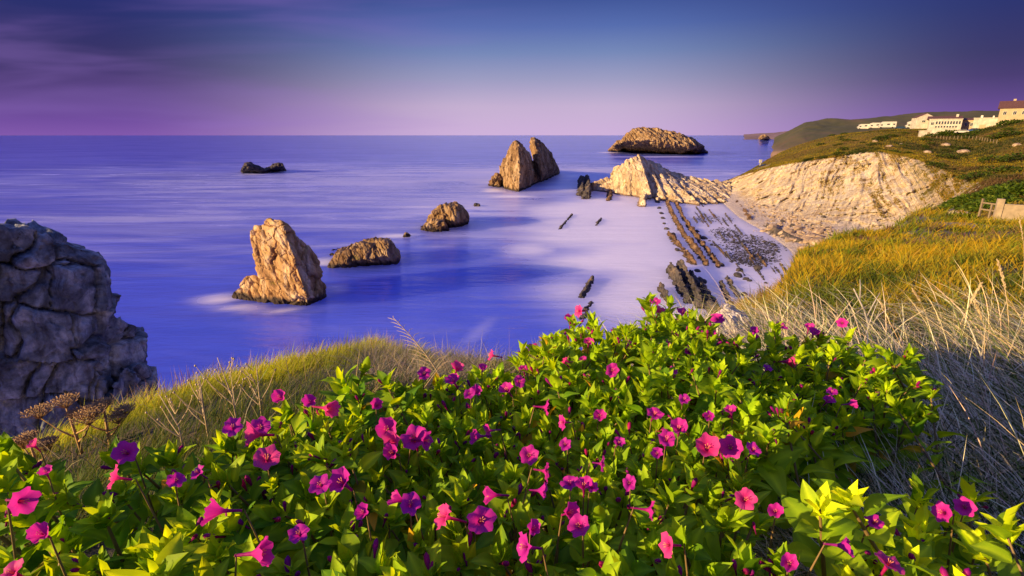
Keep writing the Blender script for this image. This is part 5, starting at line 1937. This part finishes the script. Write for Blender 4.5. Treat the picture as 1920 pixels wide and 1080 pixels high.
hfm = foliage_mesh('foliage', 1, 1, .6, 1300, .16, [(.34, .17, .12), (.26, .14, .06), (.16, .12, .03), (.10, .12, .02)], [4, 3, 2, 1], 540)
hfm.materials.append(GRASS)
for k, (px_, py_, Y_, s_, lb) in enumerate(((1722, 474, 21, 1.1, 'pinkish-brown heather clump left on the crest of the golden bank'), (1760, 470, 21, .9, 'small heather clump in the middle of the golden bank crest'), (1842, 486, 17, 1.3, 'large heather clump on the golden bank, left of two at the right'),
                                            (1892, 476, 18, 1.5, 'largest heather clump at the right end of the golden bank'), (1905, 505, 15, 1.0, 'heather clump low at the right edge of the golden bank'), (1585, 478, 23, .8, 'reddish heather tuft near the seaward end of the golden bank'))):
    P = at_y(px_, py_, Y_)
    shrub('heather_clump', P - np.array([0, 0, .25]), hfm, hs, (s_ * 1.3, s_, s_ * .55), k * 1.1, lb, 'heather clumps on the golden bank', 'heather')


def part_box(name, parent, mat, c, s, taper=1.0):
    bm = bmesh.new()
    box(bm, c, s, 0, taper)
    return obj(name, bm_mesh(name, bm), mat, parent)


WHITE = plain_mat('white_render', (.46, .42, .35), .85, .25, .8)
CREAM = plain_mat('cream_render', (.40, .31, .19), .8, .12, .8)
TILE = plain_mat('brown_roof', (.10, .042, .036), .85, .3, 2.5)
GLASS = plain_mat('dark_window', (.035, .045, .06), .12, .3, .5)
FRAME = plain_mat('window_frame', (.62, .58, .5), .6, .1, 2)
WOOD = plain_mat('weathered_wood', (.20, .15, .09), .8, .25, 6)
STONE = plain_mat('wall_stone', (.34, .27, .18), .9, .25, 2.0)
RUB = plain_mat('black_rubber', (.02, .02, .02), .8, .1, 5)
VANW = plain_mat('van_paint', (.52, .50, .45), .35, .05, 2)
VANY = plain_mat('van_stripe', (.55, .42, .10), .4, .1, 2)


def facing(px_):
    return -math.atan((px_ - 960) / 960.0 / math.cos(PITCH))


def window(parent, x, y, z, w, h, mat=None):
    f_ = part_box('window', parent, FRAME, (x, y, z), (w + .16, .10, h + .16))
    part_box('pane', f_, GLASS, (x, y - .045, z), (w, .06, h))
    if w > .6:
        part_box('glazing_bar', f_, FRAME, (x, y - .085, z), (.06, .03, h))


def gable(parent, name, mat, x0, x1, y0, y1, z, rise, over=.3, along='x'):
    bm = bmesh.new()
    if along == 'x':
        prism(bm, [(y0 - over, z), (y1 + over, z), ((y0 + y1) / 2 + .05, z + rise), ((y0 + y1) / 2 - .05, z + rise)], x0 - over, x1 + over)
    else:
        prism(bm, [(-(x1 + over), z), (-(x0 - over), z), (-(x0 + x1) / 2 + .05, z + rise), (-(x0 + x1) / 2 - .05, z + rise)], y0 - over, y1 + over)
        for v_ in bm.verts:
            v_.co = Vector((-v_.co.y, v_.co.x, v_.co.z))
        bmesh.ops.recalc_face_normals(bm, faces=bm.faces)
    return obj(name, bm_mesh(name, bm), mat, parent)


# long white building with its row of windows
b0 = at_y(1768, 250, 222)
root = empty('white_building', b0, facing(1768) + .10)
tag(root, 'long white building with two rows of small windows on the hilltop', 'building')
W_, Hh = 10.6, 5.6
part_box('wall', root, WHITE, (0, 4.2, Hh / 2 - 1.5), (W_, 8.4, Hh + 3))
for k in range(9):
    window(root, -2.8 + k * .92, -.02, 4.2, .55, 1.15)
for k in range(8):
    window(root, -2.8 + k * .92, -.02, 2.6, .55, .7)
window(root, -4.2, -.02, 3.9, .9, 1.0)
r_ = gable(root, 'roof', TILE, -W_ / 2 - .4, W_ / 2 - .2, .6, 8.0, Hh, 1.3)
part_box('chimney', r_, WHITE, (3.6, 3.4, Hh + 1.2), (.8, .8, 1.5))
part_box('eaves', root, WHITE, (0, .1, Hh + .02), (W_ + .3, .5, .24))
bq = at_y(1735, 232, 232)
root = empty('gabled_barn', bq, facing(1735) + .35)
tag(root, 'white gabled end showing left of the long white building', 'building')
part_box('wall', root, WHITE, (0, 3, .2), (7.0, 6, 4.4))
gable(root, 'gable', WHITE, -3.5, 3.5, .05, 5.9, 2.4, 1.7, .02, 'y')
gable(root, 'roof', TILE, -3.6, 3.6, .35, 6.3, 2.48, 1.85, .15, 'y')
window(root, -.8, -.03, 1.0, 1.1, .8)
b1 = at_y(1734, 256, 214)
root = empty('white_shed', b1, facing(1734) + .2)
tag(root, 'small white shed below the left corner of the long white building', 'shed')
part_box('wall', root, WHITE, (0, 1.5, .6), (3.6, 3, 3.2))
part_box('roof', root, WHITE, (0, 1.5, 2.3), (3.9, 3.3, .18))
d_ = part_box('door', root, WOOD, (.95, -.03, .8), (.8, .08, 1.9))
part_box('handle', d_, RUB, (.68, -.09, .8), (.08, .06, .08))
b2 = at_y(1810, 244, 222)
root = empty('cream_wing', b2, facing(1810) + .10)
tag(root, 'low cream wing with brown roof between the long white building and the flat white block', 'building')
part_box('wall', root, CREAM, (0, 3.5, 1.2), (6.4, 7, 5.6))
gable(root, 'roof', TILE, -3.2, 3.2, 0, 7, 4.0, .9)
for k in range(3):
    window(root, -1.9 + 1.7 * k, -.02, 2.2, .8, 1.2)
b3 = at_y(1848, 241, 218)
root = empty('flat_white_block', b3, facing(1848) + .05)
tag(root, 'plain flat-roofed white block right of the cream wing', 'building')
part_box('wall', root, WHITE, (0, 4, 1.0), (8.6, 8, 6.0))
part_box('parapet', root, WHITE, (0, 4, 4.1), (8.9, 8.3, .25))
part_box('vent', root, FRAME, (-2, 3, 4.7), (.7, .7, 1.0))
part_box('vent', root, FRAME, (1.6, 4, 4.6), (.5, .5, .8))
g_ = part_box('garage_door', root, CREAM, (-1.2, -.03, .6), (2.0, .08, 1.9))
part_box('handle', g_, RUB, (-1.2, -.1, .2), (.3, .06, .06))
b4 = at_y(1910, 225, 205)
root = empty('brown_roofed_house', b4, facing(1906) + .05)
tag(root, 'cream house with a brown pitched roof at the top right corner', 'house')
part_box('wall', root, CREAM, (-1.5, 4.5, .8), (9.0, 9, 7.0))
gable(root, 'roof', TILE, -6.2, 5.5, .1, 8.9, 4.3, 2.9, .55)
part_box('gable_wing', root, CREAM, (5.6, 2.8, .8), (5.4, 9.4, 7.0))
gable(root, 'wing_gable', CREAM, 2.95, 8.25, -1.85, 7.4, 4.3, 2.6, 0.0, 'y')
gable(root, 'wing_roof', TILE, 2.9, 8.3, -1.4, 8.2, 4.36, 2.75, .35, 'y')
for x_ in (-4.4, -1.6, .9):
    window(root, x_, -.02, 2.6, .9, 1.2)
window(root, 5.0, -1.93, 3.0, 1.6, 1.9)
part_box('downpipe', root, FRAME, (2.6, -.12, 1.0), (.14, .14, 6.4))
rf = part_box('chimney', root, CREAM, (-2.5, 5.4, 7.0), (.8, .8, 1.8))


def motorhome(px_, py_, Y, length, height, label, alcove=True, yellow=False):
    P = at_y(px_, py_, Y)
    root = empty('motorhome', P, facing(px_) + .2)
    tag(root, label, 'motorhome', 'motorhomes parked on the hilltop')
    l2 = length / 2
    bm = bmesh.new()
    nose = [(-l2, .45), (l2, .45), (l2, height), (-l2 + 1.0, height), (-l2 + .1, height - .35 if alcove else height - .8), (-l2 + .25, 1.75), (-l2 - .55, 1.35)]
    prism(bm, [(a_, c_) for a_, c_ in nose], 0, 2.2)
    for v_ in bm.verts:
        v_.co = Vector((v_.co.y, v_.co.x, v_.co.z))
    bmesh.ops.recalc_face_normals(bm, faces=bm.faces)
    obj('body', bm_mesh('body', bm), VANW, root)
    for x_ in (-l2 + .5, l2 - 1.4):
        bm = bmesh.new()
        tube(bm, [(x_, -.04, .36), (x_, .3, .36)], .36, 12)
        w_ = obj('wheel', bm_mesh('wheel', bm, True), RUB, root)
    part_box('cab_window', root, GLASS, (-l2 + .75, -.02, 1.55), (.8, .05, .55))
    part_box('side_window', root, GLASS, (.1, -.02, 1.85), (1.1, .05, .6))
    part_box('side_window', root, GLASS, (l2 - .9, -.02, 1.85), (.8, .05, .6))
    part_box('stripe', root, VANY if yellow else FRAME, (.2, -.015, 1.1), (length - 1.2, .03, .22))
    d_ = part_box('door', root, FRAME, (l2 - 1.9, -.015, 1.45), (.65, .04, 1.8))
    part_box('handle', d_, RUB, (l2 - 1.7, -.05, 1.4), (.08, .04, .08))


motorhome(1622, 243, 272, 6.0, 2.7, 'leftmost white motorhome on the hilltop')
motorhome(1644, 241.5, 268, 6.2, 2.9, 'second white motorhome from the left on the hilltop')
motorhome(1664, 240.5, 262, 6.6, 3.1, 'tall white motorhome left of the dark parked car', False)
motorhome(1717, 241, 245, 7.0, 3.2, 'yellow-striped motorhome beside the white gabled end', True, True)


def car(px_, py_, Y, paint, label, rz=0.2):
    P = at_y(px_, py_, Y)
    root = empty('parked_car', P, facing(px_) + rz)
    tag(root, label, 'car', 'parked cars on the hillside')
    bm = bmesh.new()
    prism(bm, [(-2.1, .3), (2.1, .3), (2.12, .85), (1.75, .98), (1.25, 1.0), (-.95, 1.0), (-2.0, .82), (-2.15, .6)], 0, 1.7)
    for v_ in bm.verts:
        v_.co = Vector((v_.co.y, v_.co.x, v_.co.z))
    bmesh.ops.recalc_face_normals(bm, faces=bm.faces)
    obj('body', bm_mesh('body', bm), paint, root)
    bm = bmesh.new()
    prism(bm, [(-1.0, 1.0), (1.7, 1.0), (1.25, 1.45), (-.2, 1.47)], .1, 1.6)
    for v_ in bm.verts:
        v_.co = Vector((v_.co.y, v_.co.x, v_.co.z))
    bmesh.ops.recalc_face_normals(bm, faces=bm.faces)
    cb = obj('cabin', bm_mesh('cabin', bm), GLASS, root)
    part_box('roof', cb, paint, (.55, .85, 1.47), (1.5, 1.4, .06))
    for x_ in (-1.35, 1.35):
        for y_ in (-.03, 1.5):
            bm = bmesh.new()
            tube(bm, [(x_, y_, .33), (x_, y_ + .23, .33)], .33, 12)
            obj('wheel', bm_mesh('wheel', bm, True), RUB, root)


car(1687, 242, 258, plain_mat('dark_blue_paint', (.02, .05, .10), .3, .1, 2), 'dark blue-green car between the motorhomes on the hilltop')
car(1823, 248, 208, plain_mat('blue_paint', (.03, .07, .30), .3, .1, 2), 'blue car parked below the flat white block')
car(1803, 250, 207, VANW, 'white car parked left of the blue car')
car(1434, 314.5, 232, plain_mat('black_paint', (.03, .03, .035), .3, .1, 2), 'dark car parked alone at the cliff point', .6)

# hedge before the white building
hw = foliage_mesh('foliage', 1, 1, .8, 900, .2, GREENS, [4, 3, 1], 530)
hw.materials.append(GRASS)
for k, (px_, py_, s_, lb) in enumerate(((1768, 253, 2.4, 'left rounded bush before the long white building'), (1782, 252, 2.8, 'middle rounded bush before the long white building'), (1797, 251, 2.5, 'right rounded bush before the long white building'),
                                        (1872, 246, 2.9, 'dark bush right of the flat white block'), (1888, 234, 3.0, 'dark bush below the left end of the cream house'), (1912, 234, 3.2, 'dark bush below the cream house, nearer the picture edge'))):
    P = at_y(px_, py_, 212 - (k > 2) * 10)
    shrub('rounded_bush', P - np.array([0, 0, .4]), hw, hs, (s_ * 1.1, s_, s_ * .85), k * .9, lb, 'bushes round the hilltop buildings')

# post and wire fence below the buildings
fp = [(1756, 256), (1775, 258), (1795, 257), (1815, 257), (1835, 260), (1850, 263), (1866, 266)]
root = empty('wire_fence', hill_hit(1800, 260))
tag(root, 'line of pale fence posts with wire below the hilltop buildings', 'fence')
base = np.array(root.location)
bm = bmesh.new()
box(bm, (0, 0, .45), (.16, .16, 1.5), 0, .85)
pm = bm_mesh('post', bm)
pm.materials.append(WOOD)
tops = []
for k in range(19):
    t_ = k / 18 * 6
    i = min(int(t_), 5)
    px_ = fp[i][0] + (fp[i + 1][0] - fp[i][0]) * (t_ - i)
    py_ = fp[i][1] + (fp[i + 1][1] - fp[i][1]) * (t_ - i)
    P = hill_hit(px_, py_ + 2)
    o = link(bpy.data.objects.new('post', pm), root)
    o.location = tuple(P - base)
    o.rotation_euler = (q.gauss(0, .05), q.gauss(0, .05), q.uniform(0, 3))
    tops.append(P - base)
for hgt in (.55, 1.0):
    bm = bmesh.new()
    tube(bm, [p + np.array([0, 0, hgt]) for p in tops], .02, 4)
    obj('wire', bm_mesh('wire', bm), RUB, root)

# wooden gate and the pale wall at the right edge
gl, gr = hill_hit(1836, 402), hill_hit(1876, 402)
gl, gr = at_y(1836, 403, 52), at_y(1876, 403, 50)
root = empty('wooden_gate', (gl + gr) / 2)
tag(root, 'weathered wooden rail gate in front of the hedge', 'gate')
base = (gl + gr) / 2
L_ = np.linalg.norm((gr - gl)[:2])
ang = math.atan2(gr[1] - gl[1], gr[0] - gl[0])
for k, h_ in ((0, 1.5), (.5, 1.1), (1, 1.5)):
    P = gl + (gr - gl) * k - base
    bm = bmesh.new()
    box(bm, (P[0], P[1], h_ / 2 - .8), (.16, .16, h_ + 1.6), ang)
    obj('post', bm_mesh('post', bm), WOOD, root)
for h_ in (.45, 1.1):
    bm = bmesh.new()
    box(bm, (0, -.06, h_), (L_, .07, .14), ang)
    obj('rail', bm_mesh('rail', bm), WOOD, root)
wl_ = at_y(1908, 408, 48)
root = empty('pale_wall', wl_, facing(1908) + .25)
tag(root, 'low pale rendered wall with a raised end pier beside the gate', 'wall')
part_box('wall', root, STONE, (1.6, .15, -.1), (5.6, .3, 2.4))
part_box('pier', root, STONE, (-1.45, .15, .15), (.5, .5, 3.0))
part_box('coping', root, STONE, (1.65, .15, 1.14), (5.6, .38, .08))

# white marker post on the point
P = at_y(1425.5, 307, 250)
root = empty('marker_post', P)
tag(root, 'small white marker at the cliff point near the lone dark car', 'marker')
part_box('post', root, VANW, (0, 0, -.6), (.35, .35, 3.0))
part_box('cap', root, VANW, (0, 0, 1.15), (1.2, .5, 1.5))

# ================================================================== single plants and stones near by
def ground_near(px_, py_):
    """point of the cliff-top ground seen at (px, py)"""
    d2 = (_gx - px_) ** 2 + (_gy - py_) ** 2
    k = np.where(d2 < d2.min() + 4)[0]
    return GP[k[_gd[k].argmin()]].copy()


_u, _w = np.meshgrid(np.linspace(4, GROUND.C - 4, 500), np.linspace(.6, 4.4, 220))
GP = ground_point(_u.ravel(), _w.ravel())
_gx, _gy, _gd = project(GP)

LIMEM = rock_mat('limestone', [(.32, .29, .26), (.52, .48, .43), (.66, .62, .57)], 5.0, ((0, 0, 0), (1, 1, 1)), 0, None, .03)
wr = [at_y(1345, 606, 4.3), at_y(1356, 598, 4.35), at_y(1368, 592, 4.4), at_y(1385, 591, 4.4), at_y(1402, 597, 4.4), at_y(1407, 612, 4.4), at_y(1400, 626, 4.3), at_y(1378, 640, 4.2), at_y(1350, 640, 4.2), at_y(1360, 680, 4.2), at_y(1400, 680, 4.2)]
wrb = [p + np.array([.12, .35, -.04]) for p in wr]
rock('limestone_boulder', [wr + wrb], LIMEM, .008, .13, 'pale grey limestone boulder beside the right end of the flowers', 'boulder', bed_amp=.08, block=.08, crack=.10, fine=.05, seed=61)

DRYM = plain_mat('dry_stem', (.36, .22, .09), .8, .3, 30)
PALEM = plain_mat('bleached_stem', (.52, .40, .22), .8, .25, 30)
GREYM = plain_mat('grey_twig', (.36, .33, .31), .85, .25, 30)


def umbellifer(px_, py_, height, label, seed):
    q = random.Random(seed)
    P = ground_near(px_, py_)
    root = empty('dried_umbellifer', P)
    tag(root, label, 'dried plant', 'dried umbellifers on the left slope')
    bm = bmesh.new()
    lean = Vector((q.uniform(-.12, .05), q.uniform(-.05, .05), 1))
    tops = [(lean * height, .012)]
    tube(bm, [Vector((0, 0, -.05)), lean * height * .5, lean * height], [.011, .009, .006], 6)
    for k in range(3):
        st = lean * height * q.uniform(.25, .5)
        a = q.uniform(-.6, .6) + (math.pi if k % 2 else 0)
        en = st + Vector((math.cos(a) * height * .55, math.sin(a) * height * .3, height * q.uniform(.3, .5)))
        tube(bm, [st, (st + en) / 2 + Vector((0, 0, -.02)), en], [.007, .006, .004], 5)
        tops.append((en, .01))
    obj('stem', bm_mesh('stem', bm, True), DRYM, root)
    for en, _ in tops:
        bm = bmesh.new()
        for j in range(16):
            a = j * 2.4
            rr_ = .14 * math.sqrt((j + .5) / 16) * height / .6
            tip_ = en + Vector((rr_ * math.cos(a), rr_ * math.sin(a), .06 - rr_ * .15))
            tube(bm, [en, tip_], [.0025, .002], 4)
            for m_ in range(7):
                b_ = m_ * .9 + j
                e2 = tip_ + Vector((.026 * math.cos(b_), .026 * math.sin(b_), .016))
                tube(bm, [tip_, e2], [.0015, .0035], 3)
        obj('umbel', bm_mesh('umbel', bm), DRYM, root)


umbellifer(150, 850, .33, 'largest dried brown umbellifer before the dark cliff at the left', 1)
umbellifer(205, 835, .25, 'smaller dried umbellifer right of the largest one', 2)
umbellifer(75, 880, .18, 'short dried umbellifer at the far left', 3)


def stalk(px_, py_, height, lean, label, mat, seed, head=True, name='grass_stalk', thick=.003):
    q = random.Random(seed)
    P = ground_near(px_, py_)
    root = empty(name, P)
    tag(root, label, 'dry stalk', 'single dry stalks at the right')
    pts = [Vector((lean[0] * t_ ** 1.6 * height, lean[1] * t_ ** 1.6 * height, height * (t_ - .12 * t_ * t_))) for t_ in [k / 7 for k in range(8)]]
    bm = bmesh.new()
    tube(bm, [Vector((0, 0, -.05))] + pts, [thick * 1.3] + [thick * (1.2 - .7 * k / 7) for k in range(8)], 5)
    obj('stem', bm_mesh('stem', bm, True), mat, root)
    if head:
        bm = bmesh.new()
        for k in range(46):
            t_ = .72 + .28 * k / 46
            i = min(int(t_ * 7), 6)
            p = pts[i].lerp(pts[i + 1], t_ * 7 - i)
            d_ = (pts[i + 1] - pts[i]).normalized()
            o_ = Vector((q.gauss(0, 1), q.gauss(0, 1), q.gauss(0, 1))).normalized() * .010 + d_ * .024
            tube(bm, [p, p + o_ * .6, p + o_], [.0015, .0035, .0008], 4)
        obj('seed_head', bm_mesh('seed_head', bm), mat, root)


for k, (px_, py_, h_, ln, lb, mt, hd) in enumerate((
        (1850, 700, .55, (-.35, 0), 'tall golden grass stalk with a drooping seed head at the right', PALEM, True), (1880, 690, .8, (-.2, .1), 'tallest pale stalk above the straw at the right', PALEM, True),
        (1700, 800, .38, (-.9, -.1), 'golden stalk bent left over the right bush', PALEM, True), (1905, 640, .9, (-.08, 0), 'upright stalk nearest the right picture edge', PALEM, True),
        (1830, 760, .45, (-.15, 0), 'short thick pale stalk standing in the straw', PALEM, False), (1780, 660, .6, (.15, 0), 'thin stalk leaning right in front of the golden bank', PALEM, True),
        (1740, 640, .5, (-.4, .1), 'thin arching stalk left in front of the golden bank', PALEM, True), (1660, 640, .42, (-.3, 0), 'thin stalk behind the right bush', PALEM, True),
        (1915, 560, 1.1, (-.25, 0), 'pale plume hanging in at the right edge', PALEM, True))):
    stalk(px_, py_, h_, ln, lb, mt, 40 + k, hd)

# forked grey twig behind the right bush
P = ground_near(1630, 650)
root = empty('forked_twig', P)
tag(root, 'forked grey dead twig behind the right end of the flowers', 'twig')
bm = bmesh.new()
tube(bm, [(0, 0, -.1), (-.03, 0, .15), (-.10, 0, .30), (-.22, 0, .48)], [.010, .009, .007, .004], 6)
obj('stem', bm_mesh('stem', bm, True), GREYM, root)
for st, en in (((-.07, 0, .24), (.02, .03, .44)), ((-.15, 0, .38), (-.17, .02, .55)), ((-.03, 0, .15), (.10, 0, .32))):
    bm = bmesh.new()
    tube(bm, [st, ((st[0] + en[0]) / 2, .01, (st[2] + en[2]) / 2 + .02), en], [.006, .005, .002], 5)
    obj('branch', bm_mesh('branch', bm, True), GREYM, root)

# feathery dried stalk before the water
P = ground_near(838, 735)
root = empty('feathery_stalk', P)
tag(root, 'feathery bleached stalk leaning left against the water behind the flowers', 'dry stalk')
bm = bmesh.new()
pts = [Vector((-.55 * t_ ** 1.3, 0, 1.0 * t_ - .1 * t_ * t_)) * .62 for t_ in [k / 9 for k in range(10)]]
tube(bm, pts, [.006 - .0045 * k / 9 for k in range(10)], 5)
obj('stem', bm_mesh('stem', bm, True), PALEM, root)
for k in range(22):
    t_ = .25 + .74 * k / 21
    i = min(int(t_ * 9), 8)
    p = pts[i].lerp(pts[i + 1], t_ * 9 - i)
    sgn = 1 if k % 2 else -1
    ln = .16 * (1.15 - t_)
    bm = bmesh.new()
    tube(bm, [p, p + Vector((sgn * ln * .5 - .02, .01, ln * .35)), p + Vector((sgn * ln - .03, .02, ln * .45))], [.0022, .002, .001], 4)
    obj('side_shoot', bm_mesh('side_shoot', bm), PALEM, root)

# bare branching twigs in the hollow behind the left bush
for k, (px_, py_, h_, lb) in enumerate(((395, 835, .38, 'bare branched dry plant in the hollow left of the flowers'), (450, 815, .42, 'bare branched dry plant in the middle of the hollow'), (345, 850, .30, 'short bare branched dry plant low in the hollow'),
                                        (490, 790, .36, 'bare branched dry plant close behind the left bush'))):
    q = random.Random(700 + k)
    P = ground_near(px_, py_)
    root = empty('bare_twig_plant', P)
    tag(root, lb, 'dry plant', 'bare branched plants in the hollow')
    bm = bmesh.new()
    tube(bm, [(0, 0, -.05), (q.gauss(0, .02), 0, h_ * .5), (q.gauss(0, .05), q.gauss(0, .03), h_)], [.004, .0035, .0018], 5)
    obj('stem', bm_mesh('stem', bm, True), PALEM, root)
    for j in range(9):
        z_ = h_ * q.uniform(.25, .9)
        a = q.uniform(0, 6.28)
        ln = (h_ * 1.1 - z_) * q.uniform(.4, .8)
        e_ = Vector((math.cos(a) * ln * .6, math.sin(a) * ln * .6, z_ + ln))
        bm = bmesh.new()
        tube(bm, [(0, 0, z_), (e_.x * .6, e_.y * .6, z_ + ln * .5), e_], [.0026, .0022, .0012], 4)
        bmesh.ops.create_icosphere(bm, subdivisions=1, radius=.006, matrix=Matrix.Translation(e_))
        obj('branch', bm_mesh('branch', bm), PALEM, root)

# pink seed spikes on the crest
n_ = 350
az = RNG.uniform(-42, -12, n_)
v = RNG.uniform(3.75, 4.15, n_)
B = ground_point(u_of_az(az), v)
blades('seed_spikes', B, RNG.uniform(.25, .5, n_), np.full(n_, .009), rand_dir(n_), RNG.uniform(.02, .25, n_), RNG.uniform(0, .2, n_), pick([(.40, .22, .20), (.45, .30, .2)], [1, 1], n_), STRAW,
       'pinkish seed spikes along the sunlit crest on the left', 'grass')
